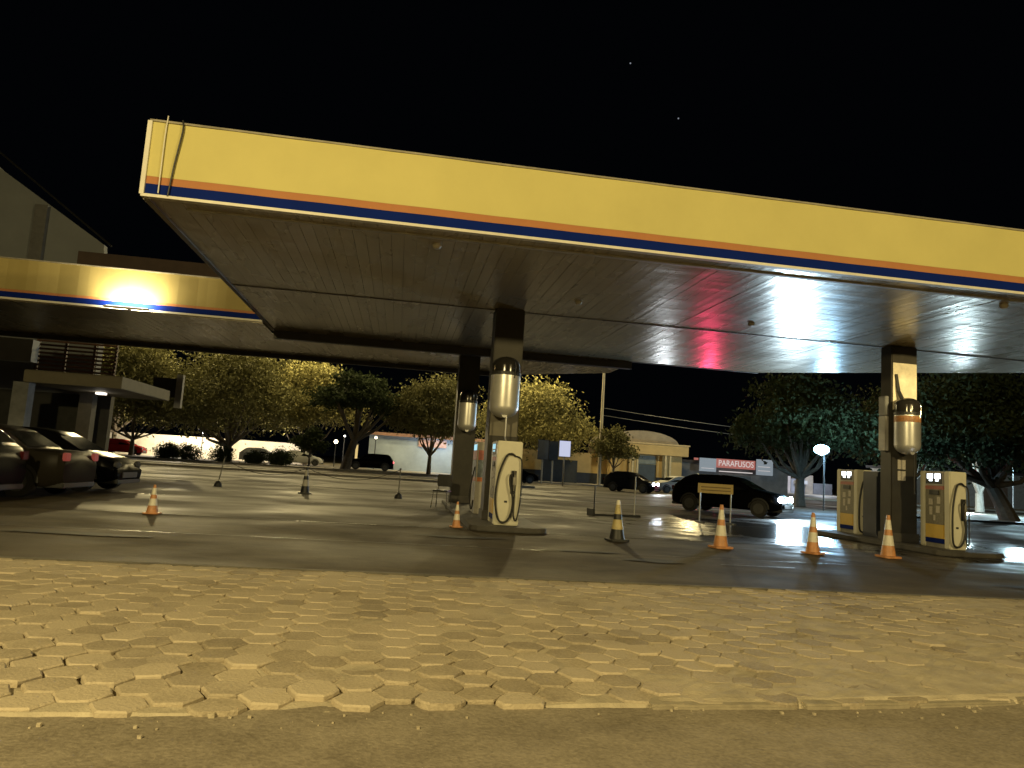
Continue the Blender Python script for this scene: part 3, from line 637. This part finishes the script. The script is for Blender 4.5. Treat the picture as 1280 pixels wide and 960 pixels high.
# moving dark car with cool headlights
dc_n = at(986, 625, 25.2)
dc = car('moving_car', (dc_n.x-1.5, 25.2+1.6, -.004), R(-46), pblack, 4.3, W=.87, h=1.45, style='hatch', label='dark car with glaring cool blue headlights crossing behind the cones', head=coolhead)
car('moving_car', (22.9, 57.5, -.05), R(187), pwhite, 4.2, h=1.42, style='sedan', label='white car with a red tail lamp below the red shop sign', tail=redlamp, detail=False)
car('moving_car', (17.4, 52.6, -.05), R(-35), pdark, 3.9, h=1.5, label='dark car with one white headlight glare before the yellow building', head=whitehead, detail=False)
car('parked_car', (-2.6, 72.4, .06), R(181), pblack, 4.4, h=1.6, W=.9, style='suv', label='black car with red tail lamps before the pale blue wall', tail=redlamp, detail=False)
car('parked_car', (-26.4, 75, .06), 0, pred, 4.2, label='red car before the white wall at left', detail=False)
car('parked_car', (-13.6, 76, .06), R(4), pwhite, 4.0, label='white car half hidden behind a round bush', detail=False)
car('parked_car', (-9.8, 78, .06), R(4), pwhite, 4.2, label='white car between the tree trunks, right of the round bushes', detail=False)
car('parked_car', (9.7, 61.5, -.05), R(6), pblack, 4.4, label='black car parked left of the lit white sign', detail=False)

# ------------------------------------------------------------------ trees
def leafmat(n, c0, c1):
    if n in MC: return MC[n]
    M = bpy.data.materials.new(n); M.use_nodes = True; nt = M.node_tree; N = nt.nodes; L = nt.links; b = N['Principled BSDF']
    b.inputs['Roughness'].default_value = .75; b.inputs['Specular IOR Level'].default_value = .05
    geo = N.new('ShaderNodeNewGeometry'); r = N.new('ShaderNodeValToRGB'); r.color_ramp.elements[0].color = (*c0, 1); r.color_ramp.elements[1].color = (*c1, 1)
    L.new(geo.outputs['Random Per Island'], r.inputs['Fac']); L.new(r.outputs[0], b.inputs['Base Color'])
    tr = N.new('ShaderNodeBsdfTranslucent'); L.new(r.outputs[0], tr.inputs['Color']); mx = N.new('ShaderNodeMixShader'); mx.inputs[0].default_value = .12
    L.new(b.outputs[0], mx.inputs[1]); L.new(tr.outputs[0], mx.inputs[2]); L.new(mx.outputs[0], N['Material Output'].inputs['Surface']); MC[n] = M; return M
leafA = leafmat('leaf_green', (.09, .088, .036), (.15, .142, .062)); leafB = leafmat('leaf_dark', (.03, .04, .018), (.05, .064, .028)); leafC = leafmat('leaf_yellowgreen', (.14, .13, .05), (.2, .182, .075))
def leaves(name, M, parent, lobes, per, size, low=-.6):
    """lobes: (centre, radii); clumps of leaf quads sit on and in each lobe"""
    Vs = []; 
    for (c, rad, ncl) in lobes:
        d = rng.normal(size=(ncl, 3)); d /= np.linalg.norm(d, axis=1)[:, None]; d[:, 2] = np.where(d[:, 2] < low, -d[:, 2]*.5, d[:, 2])
        cl = np.array(c)+d*np.array(rad)*(rng.uniform(.5, 1.05, (ncl, 1)))
        cr = rng.uniform(.5, 1.5, ncl)*min(rad)*.3
        p = np.repeat(cl, per, 0)+rng.normal(size=(ncl*per, 3))*np.repeat(cr, per)[:, None]*np.array([1, 1, .75])
        u = rng.normal(size=p.shape); u /= np.linalg.norm(u, axis=1)[:, None]; w = rng.normal(size=p.shape); w[:, 2] *= .5; v = np.cross(u, w); v /= np.linalg.norm(v, axis=1)[:, None]
        s = size*rng.uniform(.55, 1.3, (len(p), 1))
        Vs.append(np.stack([p-u*s, p+v*s*.5, p+u*s, p-v*s*.5], 1).reshape(-1, 3))
    V = np.concatenate(Vs); n = len(V)//4
    me = bpy.data.meshes.new(name); me.vertices.add(len(V)); me.vertices.foreach_set('co', V.astype(np.float32).ravel())
    me.loops.add(n*4); me.loops.foreach_set('vertex_index', np.arange(n*4, dtype=np.int32)); me.polygons.add(n)
    me.polygons.foreach_set('loop_start', np.arange(0, n*4, 4, dtype=np.int32)); me.update(calc_edges=True); me.validate()
    me.materials.append(M); o = bpy.data.objects.new(name, me); COL.objects.link(o); o.parent = parent; return o
def tree(x, y, th, cr, ch, label, M=None, seed=0, size=.17, tr=.22, lean=0., nl=9, dens=52, per=44, bm_=None, umbrella=False, fk=.75, z=.05, name='street_tree'):
    rs = random.Random(seed); t = empty(name, (x, y, z), 0, label, 'tree', 'street trees')
    b = MB(); fork = Vector((lean*.6, 0, th*fk)); b.tube([(0, 0, -.1), (lean*.25, .05, th*.35), fork], [tr*1.25, tr, tr*.85], 10); lobes = []
    for k in range(nl):
        an = 2*PI*k/nl+rs.uniform(-.3, .3); q = rs.uniform(.4, .74) if k % 3 else rs.uniform(0, .3)
        zc = th+ch*(rs.uniform(.2, .42) if q > .35 else rs.uniform(.5, .74)); rr = cr*rs.uniform(.38, .52)
        if umbrella and q > .35: zc = th+ch*rs.uniform(.35, .5)
        c = Vector((lean+cr*q*math.cos(an), cr*q*.9*math.sin(an), zc)); lobes.append((tuple(c), (rr, rr, (rr*.72 if not umbrella else rr*.4)), dens))
        b.tube([fork, fork.lerp(c, .5)+Vector((0, 0, -.12*ch*rs.random())), c], [tr*.55, tr*.32, tr*.1], 7)
    b.build('trunk', bm_ or bark, t); leaves('crown', M or leafA, t, lobes, per, size*.88); return t
tree(-16.4, 74, 1.9, 7.6, 10.4, 'broad spreading tree nearest the white wall, third trunk from left', leafA, 1, .22, .38, nl=13, dens=34)
tree(-24.5, 72, 2.0, 7.0, 9.6, 'leafy tree with a thin trunk, leftmost behind the shop awning', leafA, 2, .2, .2, nl=11)
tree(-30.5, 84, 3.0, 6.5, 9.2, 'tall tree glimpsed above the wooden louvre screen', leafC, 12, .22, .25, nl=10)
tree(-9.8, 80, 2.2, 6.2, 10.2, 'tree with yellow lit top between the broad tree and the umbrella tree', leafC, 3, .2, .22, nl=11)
tree(-8.6, 73.5, 1.1, 1.9, 3.0, 'small round dark tree between two trunks', leafB, 13, .15, .1, nl=7, dens=18)
tree(-4.9, 70.5, 3.6, 5.6, 6.6, 'dark umbrella shaped tree with a thick leaning trunk', leafB, 4, .2, .42, lean=1.1, nl=12, umbrella=True, dens=34)
tree(3.0, 70.5, 2.3, 5.2, 7.8, 'rounded tree with yellow lit top left of the far column', leafA, 5, .18, .2, nl=11)
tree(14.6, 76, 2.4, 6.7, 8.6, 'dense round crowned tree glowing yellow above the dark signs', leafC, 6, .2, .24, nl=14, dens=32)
tree(20.2, 66.5, 2.2, 2.6, 3.4, 'small tree with bare forked trunk before the yellow building', leafA, 7, .16, .12, nl=8, dens=20)
tree(24.8, 42, 2.2, 4.1, 6.6, 'large dark tree behind the small cool street light', leafB, 8, .17, .3, nl=13, dens=34)
tree(34.4, 36.5, 2.5, 5.6, 6.6, 'huge dark tree at the right edge with a thick trunk', leafB, 9, .17, .42, nl=15, dens=44, lean=-1.9)
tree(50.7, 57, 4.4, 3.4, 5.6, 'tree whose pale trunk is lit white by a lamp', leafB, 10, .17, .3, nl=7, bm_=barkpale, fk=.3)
tree(38.5, 50, 2.5, 5.0, 7.5, 'dark tree between the right column and the pale lit trunk', leafB, 11, .17, .3, nl=12)
def bush(x, y, r, h, label, seed):
    rs = random.Random(seed); t = empty('bush', (x, y, .05), 0, label, 'bush', 'clipped bushes'); lob = [((rs.uniform(-.3, .3)*r, 0, h*.42), (r*.85, r*.8, h*.5), 70), ((rs.uniform(-.5, .5)*r, -.1, h*.36), (r*.7, r*.7, h*.42), 50)]
    b = MB(); b.tube([(0, 0, -.1), (0, 0, h*.6)], [.12, .05]); b.build('stem', bark, t); leaves('foliage', leafB, t, lob, 40, .075, -2)
bush(-19.0, 69.5, 1.5, 1.5, 'wide dark bush, leftmost before the white wall', 1)
bush(-21.2, 70.2, 1.0, 1.4, 'spiky dark bush at the foot of a thin trunk', 2)
bush(-15.6, 69, 1.2, 1.5, 'dark bush around the foot of the broad tree', 3)
bush(-12.6, 68.6, .9, 1.2, 'small dark bush before the white car', 4)
bush(-10.8, 68.4, 1.2, 1.6, 'round dark bush, rightmost of the row', 5)

# ------------------------------------------------------------------ far buildings and walls
w_ = MB(); w_.box(-46, -11, 86, 86.3, 0, 2.35); tag(w_.build('boundary_wall', wallw), 'long low white wall lit by a lamp at far left', 'wall')
# pale blue shop
sb = empty('shop_building', (4.2, 84, 0), 0, 'low pale blue building with a glowing doorway behind the trees', 'building')
def wbox(name, M, par, x0, x1, y0, y1, z0, z1, **k):
    b = MB(); b.box(x0, x1, y0, y1, z0, z1); return part(b, name, M, par, **k)
wbox('wall', mat('wall_paleblue', (.3, .36, .42), .7, var=.2, vs=.6), sb, -3.4, 10.5, 84, 92, 0, 3.9)
wbox('roof', mat('roof_tile', (.25, .14, .1), .8), sb, -3.7, 10.8, 83.6, 92.3, 3.9, 4.25)
wbox('signboard', mat('pale_sign', (.5, .3, .25), .6), sb, 2.2, 5.4, 83.85, 83.99, 2.9, 3.8)
b = MB(); p = [(x, z) for x, z in [(6.5, .1), (8.7, .1), (8.7, 1.9)]+[(7.6+1.1*math.cos(a_), 1.9+.85*math.sin(a_)) for a_ in [PI*k/10 for k in range(1, 10)]]+[(6.5, 1.9)]]
b.add([(x, 83.9, z) for x, z in p]+[(x, 83.98, z) for x, z in p], [tuple(range(len(p)))]+[(i, (i+1) % len(p), len(p)+(i+1) % len(p), len(p)+i) for i in range(len(p))])
part(b, 'lit_doorway', emit('doorway_glow', (.72, .88, 1.), 1.6), sb)
lp = empty('pillar_light', (-4.6, 82, 0), 0, 'slim glowing yellow pillar light behind the black car', 'lamp')
b = MB(); b.box(-.13, .13, -.1, .1, 0, 2.6); b.build('shaft', emit('pillar_glow', (1, .72, .28), .7), lp)
b = MB(); b.box(-.2, .2, -.15, .15, 2.6, 2.75); b.build('cap', darkm, lp)
def globe(px, py, Y, r, s, label, c=(1, .85, .55)):
    p = at(px, py, Y); t = empty('street_lamp', (p.x, p.y, .06), 0, label, 'lamp', 'small lamps among the trees'); h = p.z-.06
    b = MB(); b.tube([(0, 0, 0), (0, 0, h-r)], .05); b.build('pole', darkm, t)
    b = MB(); b.lathe([(.001, h-r)]+[(r*math.sin(PI*k/8), h-r*math.cos(PI*k/8)) for k in range(1, 8)]+[(.001, h+r)], 12); b.build('globe', emit('globe_%d' % s, c, s), t)
globe(420, 552, 80, .2, 14, 'bright warm globe lamp just left of the leaning trunk')
globe(470, 547, 81, .14, 9, 'small warm globe lamp above the black car')
globe(431, 545, 82, .1, 8, 'tiny white lamp right of the bright globe lamp', (1, .95, .9))
globe(254, 541, 83, .09, 8, 'tiny cool lamp above the white wall', (.8, .9, 1))
# yellow building with barrel roof
yb = empty('yellow_building', (24, 70, 0), 0, 'yellow building with dark blue base and arched barrel roof', 'building')
ywall = mat('wall_ochre', (.5, .37, .17), .8, var=.15, vs=.8); ynavy = mat('wall_navy', (.018, .026, .045), .7, var=.3)
wbox('wall', ywall, yb, 11.5, 21.6, 73.5, 80, 1.15, 3.2)
wbox('blue_base', ynavy, yb, 11.4, 21.6, 73.45, 80, .06, 1.147)
wbox('wall', ywall, yb, 21.6, 29.2, 72, 80, 1.15, 3.4)
wbox('blue_base', ynavy, yb, 21.5, 29.25, 71.95, 80, .06, 1.147)
wbox('parapet', ywall, yb, 21.2, 29.5, 71.0, 80, 3.42, 4.45, bevel=.03)
wbox('cornice', mat('cornice_pale', (.55, .43, .24), .7), yb, 21.1, 29.6, 70.9, 71.3, 4.46, 4.6)
b = MB(); n = 20; V = []
for yy in (72.5, 79.5):
    V += [(25.1+3.9*math.cos(PI*k/n), yy, 4.55+1.35*math.sin(PI*k/n)) for k in range(n+1)]
b.add(V, [(k, k+1, n+2+k, n+1+k) for k in range(n)]+[tuple(range(n+1)), tuple(range(n+1, 2*n+2))]); part(b, 'barrel_roof', mat('barrel_grey', (.28, .25, .2), .7, var=.3, vs=1), yb)
for x in (23.5, 24.0, 27.0, 27.5): wbox('porch_post', mat('post_cream', (.55, .47, .3), .7), yb, x, x+.2, 71.1, 71.3, .06, 3.42)
wbox('door', mat('door_blue', (.05, .065, .08), .4), yb, 24.4, 26.4, 71.9, 71.94, .06, 2.4)
wbox('door_transom', mat('transom_pale', (.2, .23, .24), .3), yb, 24.4, 26.4, 71.9, 71.94, 2.45, 3.3)
# dark gate/wall beside it
dw = MB(); dw.box(14.2, 17.7, 70.6, 70.8, .06, 2.3); tag(dw.build('metal_gate', mat('gate_blue', (.02, .03, .045), .5, var=.3)), 'dark blue sheet metal gate right of the lit sign', 'gate')
# signs left of the pole
def sign(px0, px1, py0, py1, Y, label, face, h0, post_px=None, glow=None):
    a0 = at(px0, py0, Y); a1 = at(px1, py1, Y); cx = (a0.x+a1.x)/2; w = abs(a1.x-a0.x)/2; t = empty('roadside_sign', (cx, Y, -.05), 0, label, 'sign')
    zt = a0.z+.05; zb = a1.z+.05
    b = MB(); b.box(-w, w, -.05, .05, zb, zt); p = b.build('panel', darkm, t, bevel=.01)
    b = MB(); b.box(-w+.05, w-.05, -.058, -.051, zb+.05, zt-.05); b.build('face', face, p)
    b = MB(); b.tube([(0, .06, 0), (0, .06, zt-.2)], .07); b.build('post', pale, t); return t
sign(673, 685, 549, 575, 64, 'dull blue grey sign panel, left of the pair of dark signs', mat('sign_bluegrey', (.08, .1, .15), .4), 2)
sign(686.5, 697, 551, 576, 64.3, 'darkest blue sign panel between the grey one and the lit one', mat('sign_navy', (.03, .04, .07), .4), 2)
sg = sign(699, 713, 550, 572, 60, 'white lit sign on a pale post beside the dark blue gate', emit('sign_glow', (.72, .76, 1.), .75), 2)
# utility pole and wires
up_ = empty('utility_pole', (18.9, 66.8, 0), 0, 'tall pale utility pole before the yellow building', 'pole')
b = MB(); b.tube([(0, 0, 0), (0, 0, 11.4)], [.17, .11], 10); b.build('shaft', mat('pole_concrete', (.4, .36, .28), .7, var=.2), up_)
b = MB(); b.box(-.7, .7, -.06, .06, 10.9, 11.0); b.build('crossarm', bark, up_)
for k, (z0, z1) in enumerate(((7.4, 6.4), (6.7, 5.6))):
    b = MB(); p, q = Vector((19.0, 66.7, z0)), Vector((60, 70, z1)); b.tube([p.lerp(q, i/16)-Vector((0, 0, .5*4*(i/16)*(1-i/16))) for i in range(17)], .022, 5)
    tag(b.build('power_line', mat('wire_grey', (.2, .2, .21), .5)), ('upper' if k == 0 else 'lower')+' thin power line running right from the utility pole', 'wire')
# shops with signboards on the right
sh = empty('shop_building', (38, 76, 0), 0, 'dim shop with red and white signboards beyond the dark car', 'shop')
wbox('wall', mat('shop_wall', (.16, .16, .17), .8, var=.4, vs=.7), sh, 29.8, 43.5, 76.2, 84, 0, 3.0)
wbox('roof', mat('shop_roof', (.045, .04, .042), .8), sh, 29.6, 43.8, 75.9, 84.3, 3.0, 3.3)
wbox('shutter', mat('shutter_dark', (.05, .05, .055), .5), sh, 34.6, 39, 76.1, 76.19, .1, 1.9)
signw = emit('sign_white_dim', (.62, .72, .82), .3); signr = emit('sign_red_dim', (.8, .2, .15), .42); sgt = emit('sign_text', (1, .9, .86), .6)
def board(px0, px1, py0, py1, Y, M, nm='signboard'):
    a0 = at(px0, py0, Y); a1 = at(px1, py1, Y); b = MB(); b.box(a0.x, a1.x, Y, Y+.12, a1.z, a0.z); o = part(b, nm, M, sh); return o, a0, a1
rd, a0, a1 = board(896, 944, 573, 587.5, 75, signr)
def text(txt, x, y, z, size, M, parent, name, wid=None):
    cu = bpy.data.curves.new(name, 'FONT'); cu.body = txt; cu.size = size; cu.align_x = 'CENTER'; cu.align_y = 'CENTER'; cu.extrude = .01
    o = bpy.data.objects.new(name, cu); COL.objects.link(o); bpy.context.view_layer.update()
    me = bpy.data.meshes.new_from_object(o.evaluated_get(bpy.context.evaluated_depsgraph_get())); bpy.data.objects.remove(o)
    o = bpy.data.objects.new(name, me); COL.objects.link(o); me.materials.append(M); o.rotation_euler = (PI/2, 0, 0)
    if wid: 
        xs_ = [v.co.x for v in me.vertices]; o.scale = (wid/(max(xs_)-min(xs_)), 1, 1)
    pl = parent.location if parent.type == 'EMPTY' else Vector((38, 76, 0))
    o.parent = parent; o.matrix_parent_inverse = Matrix.Translation(pl).inverted() if parent.type == 'EMPTY' else parent.matrix_basis.inverted()
    o.location = (x, y, z); return o
text('PARAFUSOS', (a0.x+a1.x)/2, 74.98, (a0.z+a1.z)/2+.0, .9, sgt, sh, 'lettering', (a1.x-a0.x)*.9)
board(875, 895, 572, 590, 75.05, signw); board(946, 966, 574, 595, 75.05, signw); board(868, 873, 572, 575, 75.05, signr)
b = MB()
for (p0, p1, py) in ((877, 893, 584.5), (899, 941, 589.5), (948, 963, 583), (948, 963, 588)):
    a0 = at(p0, py, 74.9); a1 = at(p1, py+1.6, 74.9); b.box(a0.x, a1.x, 74.95, 74.99, a1.z, a0.z)
part(b, 'sign_line', sgt, sh)
far = empty('shop_building', (62, 104, 0), 0, 'row of pale lit shop fronts far beyond the cool headlights', 'shop')
for (px0, px1, py0, py1, cc) in ((970, 988, 594, 613, (.55, .5, .52)), (989, 1006, 598, 616, (.3, .32, .4)), (1007, 1016, 594, 618, (.5, .45, .4)), (1017, 1040, 604, 622, (.25, .27, .33))):
    a0 = at(px0, py0, 104); a1 = at(px1, py1, 104); wbox('shop_front', mat('front_%d' % px0, cc, .6, var=.35, vs=.8), far, a0.x, a1.x, 104, 108, 0, a0.z)
wbox('awning', mat('awning_white', (.6, .62, .68), .6), far, at(992, 600, 104).x, at(1005, 600, 104).x, 103, 104, at(992, 602, 104).z-.3, at(992, 600, 104).z)
rf_ = empty('shop_building', (78, 80, 0), 0, 'pale building with a brown shutter behind the lit tree trunk', 'building')
wbox('wall', mat('bldg_pale', (.4, .4, .4), .7, var=.3), rf_, 62, 90, 80, 88, 0, 4.2); wbox('shutter', mat('shutter_brown', (.2, .14, .11), .6), rf_, 71, 75, 79.9, 79.98, .1, 2.6)
wbox('roof', MC['shop_roof'], rf_, 61.6, 90.4, 79.6, 88.4, 4.2, 4.5)

# ------------------------------------------------------------------ shop on the left, under and behind the rear canopy
lb = empty('station_shop', (-13, 30, 0), 0, 'dim station shop with white awning slab and wooden louvre screen at far left', 'building')
YB = 30.
def pbox(nm, M, px0, py0, px1, py1, Y, dep, **k):
    a0 = at(px0, py0, Y); a1 = at(px1, py1, Y); return wbox(nm, M, lb, a0.x, a1.x, Y, Y+dep, min(a0.z, a1.z), max(a0.z, a1.z), **k)
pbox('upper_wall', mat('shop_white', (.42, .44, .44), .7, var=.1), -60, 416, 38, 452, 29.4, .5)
aw = at(30, 465, YB); aw2 = at(152, 481, YB)
wbox('awning', mat('awning_beige', (.2, .18, .13), .7, var=.15), lb, aw.x, aw2.x, YB, YB+6, 3.3, 3.78, bevel=.02)
wbox('bracket', mat('bracket_pale', (.4, .4, .4), .7), lb, at(219, 490, 37).x, at(227, 490, 37).x, 37, 37.3, at(222, 510, 37).z, at(222, 468, 37).z)
wbox('bracket_arm', mat('bracket_dark', (.03, .03, .03), .7), lb, at(190, 490, 37.1).x, at(219, 490, 37.1).x, 37.1, 37.2, at(205, 496, 37).z, at(205, 472, 37).z)
b = MB(); x0 = at(40, 470, 32.5).x; x1 = at(142, 470, 32.5).x
for k in range(8): b.box(x0, x1, 32.5, 32.56, 4.02+k*.17, 4.10+k*.17)
part(b, 'louvre_screen', wood, lb)
for f_ in (0, .34, .7, .97): wbox('screen_post', mat('post_brown', (.08, .05, .035), .6), lb, x0+(x1-x0)*f_, x0+(x1-x0)*f_+.1, 32.57, 32.67, 3.8, 5.4)
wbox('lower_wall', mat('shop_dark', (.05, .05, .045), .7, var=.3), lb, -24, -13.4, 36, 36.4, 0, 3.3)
pil = mat('pillar_grey', (.24, .25, .26), .7)
for px, yy, M in ((22, 30.2, pil), (106, 34.5, mat('pillar_dark', (.13, .12, .1), .7))):
    a0 = at(px, 510, yy); wbox('pillar', M, lb, a0.x-.28, a0.x+.28, yy, yy+.5, 0, 3.3)
wbox('ceiling_light', emit('ceil_light', (1, .85, .7), 2.5), lb, at(118, 501, 33).x, at(129, 501, 33).x, 33, 33.3, 3.2, 3.29)
lsg = empty('lit_sign', (at(119, 558, 37).x, 37, 0), 0, 'small glowing white sign box at the foot of the dark pillar', 'sign')
b = MB(); b.box(-.26, .26, -.06, .06, .3, 1.5); b.build('face', emit('sign_warmwhite', (1, .93, .75), 1.6), lsg)
b = MB(); b.box(-.3, .3, -.05, .08, .0, .298); b.box(-.3, .3, -.05, .08, 1.502, 1.56); b.build('frame', darkm, lsg)
b = MB(); b.lathe([(.001, -.065), (.12, -.065), (.12, -.062), (.001, -.062)], 5, (0, 0, .95), 'y'); b.build('dark_mark', darkm, lsg)
# white gabled hall behind the rear canopy
gb = empty('gabled_hall', (-20, 36, 0), 0, 'tall dim white gabled hall wall rising behind the rear canopy', 'building')
P = [at(-120, 92, 36), at(0, 210, 36), at(130, 306, 36), at(130, 345, 36), at(-120, 345, 36)]
b = MB(); b.add([(p.x, 36, p.z) for p in P]+[(p.x, 36.4, p.z) for p in P], [(0, 1, 2, 3, 4), (9, 8, 7, 6, 5)]+[(i, (i+1) % 5, 5+(i+1) % 5, 5+i) for i in range(5)]); part(b, 'gable_wall', mat('gable_white', (.3, .32, .34), .8, var=.12, vs=.5), gb)
wbox('pilaster', mat('pilaster_grey', (.2, .2, .2), .8), gb, at(42, 280, 35.8).x, at(58, 280, 35.8).x, 35.7, 35.99, 6, at(42, 250, 35.8).z-.2)
b = MB(); q0, q1 = P[0], P[2]; b.tube([(q0.x, 36.1, q0.z+.1), (q1.x+.3, 36.1, q1.z)], .05, 6); part(b, 'verge_trim', darkm, gb)
wbox('lower_wall', MC['gable_white'], gb, -34, P[3].x, 36.42, 37, 0, 7.8)

# ------------------------------------------------------------------ lit lamps the photograph shows on the right, and one added to light the pale trunk
def slamp(px, py, Y, label, pw, c, rad, em, pole_px=8):
    p = at(px, py, Y); t = empty('street_lamp', (p.x+.35, p.y+.3, 0), 0, label, 'lamp'); h = p.z
    b = MB(); b.tube([(0, 0, -.05), (0, 0, h+.15), (-.15, -.12, h+.2)], .045); b.build('pole', darkm, t)
    b = MB(); b.box(-.62, -.1, -.42, -.16, h+.12, h+.2); hd = b.build('head', darkm, t, bevel=.02)
    b = MB(); b.lathe([(.001, h-rad)]+[(rad*math.sin(PI*k/8)*1.25, h-rad*.8*math.cos(PI*k/8)) for k in range(1, 8)]+[(.001, h+rad*.8)], 16, (-.35, -.3, 0)); b.build('lens', em, hd)
    light('street_lamp_light', 'POINT', (p.x, p.y-.45, p.z-.1), pw, c, .25); return t
slamp(1027, 562, 37, 'small cool white street light glaring before the dark tree', 1700, (.36, .68, 1.), .33, emit('lamp_cool', (.4, .78, 1.), 30))
slamp(1203, 632, 52, 'low white lamp added to light the pale tree trunk behind the right pump', 4000, (.7, .93, 1.), .16, emit('lamp_cool3', (.75, .95, 1.), 20))  # extra lamp added to brighten the trunk
slamp(1265, 577, 50, 'cool lamp glinting through the huge dark tree on the right', 5000, (.6, .9, 1.), .16, emit('lamp_cool2', (.7, .92, 1.), 25))

# headlights' real beams
def beam(o, lx, ly, lz, power, c, ang=150, rad=.09, direction=(1, 0, 0)):
    M = Matrix.Translation(o.location) @ Matrix.Rotation(o.rotation_euler.z, 4, 'Z'); p = M @ Vector((lx, ly, lz)); q = M @ Vector((lx+direction[0]*5, ly+direction[1]*5, lz+direction[2]*5))
    light('headlight_beam', 'SPOT', p, power, c, rad, q, R(ang), .4)
for s in (-1, 1): beam(dc, 2.27, s*.64, .80, 600, (.62, .84, 1.), 165, .1, (1, -.8, .12))
mc = [o for o in bpy.data.objects if o.type == 'EMPTY' and o.name.startswith('moving_car')]
for o in mc:
    if o is dc: continue
    if o['label'].startswith('white'): beam(o, -2.25, .7, .88, 1500, (1, .05, .16), 165, .14, (-.45, 1, .1))
    else:
        for s in (-1, 1): beam(o, 2.05, s*.6, .7, 260, (.85, .93, 1.), 160, .1, (1, -.2, .1))
light('floodlight_beam', 'AREA', (-7.2, YW-.27, 4.75), 170, (1, .87, .58), aim=(-7.2, YW+.05, 5.2))
bpy.data.lights['floodlight_beam'].shape = 'RECTANGLE'; bpy.data.lights['floodlight_beam'].size = .9; bpy.data.lights['floodlight_beam'].size_y = .06

# ------------------------------------------------------------------ street lighting: sodium lamps of the street the camera stands in, and of the far street, plus a spot added for the column
SOD = (1., .79, .35); SODF = (1., .8, .38)
light('sodium_light', 'POINT', (-5.5, -3.6, 6.7), 7000, SOD, .3)
light('sodium_light', 'POINT', (13, -6, 7.0), 6200, SOD, .3)
light('sodium_light', 'SPOT', (8.0, -14, 5.6), 42000, SOD, .2, (11.76, 15.4, 3.8), R(3.5), .3)  # narrow spot added to brighten only the ivory panel on the column
for p, e in (((-24, 76, 16.5), 19000), ((-11, 78, 17), 17000), ((3, 71.5, 15.5), 5000), ((14.5, 74, 16.5), 14000), ((26, 62, 9), 2200), ((-2, 44, 8), 500)):
    light('sodium_light', 'POINT', p, e, SODF, .4)
light('wall_lamp', 'POINT', (-23, 81, 3.4), 3000, (1, .87, .68), .2)
light('wall_lamp', 'POINT', (-13, 82, 3.0), 900, (1, .87, .68), .2)
light('shop_lamp', 'POINT', (at(123, 503, 33).x, 33.1, 3.1), 8, (1, .9, .75), .15)
light('shop_lamp', 'POINT', (5, 81, 3.2), 350, (.6, .8, 1), .2)
light('shop_lamp', 'POINT', (60, 96, 4.5), 2500, (.8, .88, 1), .2)

# ------------------------------------------------------------------ night sky
W = bpy.data.worlds.new('World'); S.world = W; W.use_nodes = True; nt = W.node_tree; N = nt.nodes; L = nt.links; bg = N['Background']
sky = N.new('ShaderNodeTexSky'); sky.sky_type = 'NISHITA'; sky.sun_disc = False; sky.sun_elevation = R(-6); sky.sun_rotation = R(200)
hs = N.new('ShaderNodeHueSaturation'); hs.inputs['Saturation'].default_value = .5; L.new(sky.outputs[0], hs.inputs['Color'])
nightc = Vector((.03, .04, .06)); tc = N.new('ShaderNodeTexCoord'); prev = None
for d in ((.24698, .82345, .51081), (.31647, .83355, .45281)):
    dn = Vector(d).normalized(); vm = N.new('ShaderNodeVectorMath'); vm.operation = 'DISTANCE'; vm.inputs[1].default_value = dn; L.new(tc.outputs['Generated'], vm.inputs[0])
    lt = N.new('ShaderNodeMath'); lt.operation = 'LESS_THAN'; lt.inputs[1].default_value = .0009; L.new(vm.outputs['Value'], lt.inputs[0])
    if prev is None: prev = lt
    else:
        a_ = N.new('ShaderNodeMath'); a_.operation = 'ADD'; L.new(prev.outputs[0], a_.inputs[0]); L.new(lt.outputs[0], a_.inputs[1]); prev = a_
sc_ = N.new('ShaderNodeVectorMath'); sc_.operation = 'SCALE'; sc_.inputs[0].default_value = (12, 13, 15); L.new(prev.outputs[0], sc_.inputs['Scale'])
ad_ = N.new('ShaderNodeVectorMath'); ad_.operation = 'ADD'; L.new(hs.outputs[0], ad_.inputs[0]); L.new(sc_.outputs[0], ad_.inputs[1]); a2_ = N.new('ShaderNodeVectorMath'); a2_.operation = 'ADD'; a2_.inputs[1].default_value = nightc; L.new(ad_.outputs[0], a2_.inputs[0]); L.new(a2_.outputs[0], bg.inputs['Color'])
bg.inputs['Strength'].default_value = .02

V_ = S.view_settings; V_.view_transform = 'Standard'; V_.look = 'None'; V_.exposure = 0; V_.gamma = 1; V_.use_curve_mapping = False
S.render.engine = 'CYCLES'; C_ = S.cycles; C_.use_denoising = True; C_.max_bounces = 7; C_.diffuse_bounces = 3; C_.glossy_bounces = 3; C_.sample_clamp_indirect = 6; C_.sample_clamp_direct = 0; C_.caustics_reflective = False; C_.caustics_refractive = False
C_.use_light_tree = True
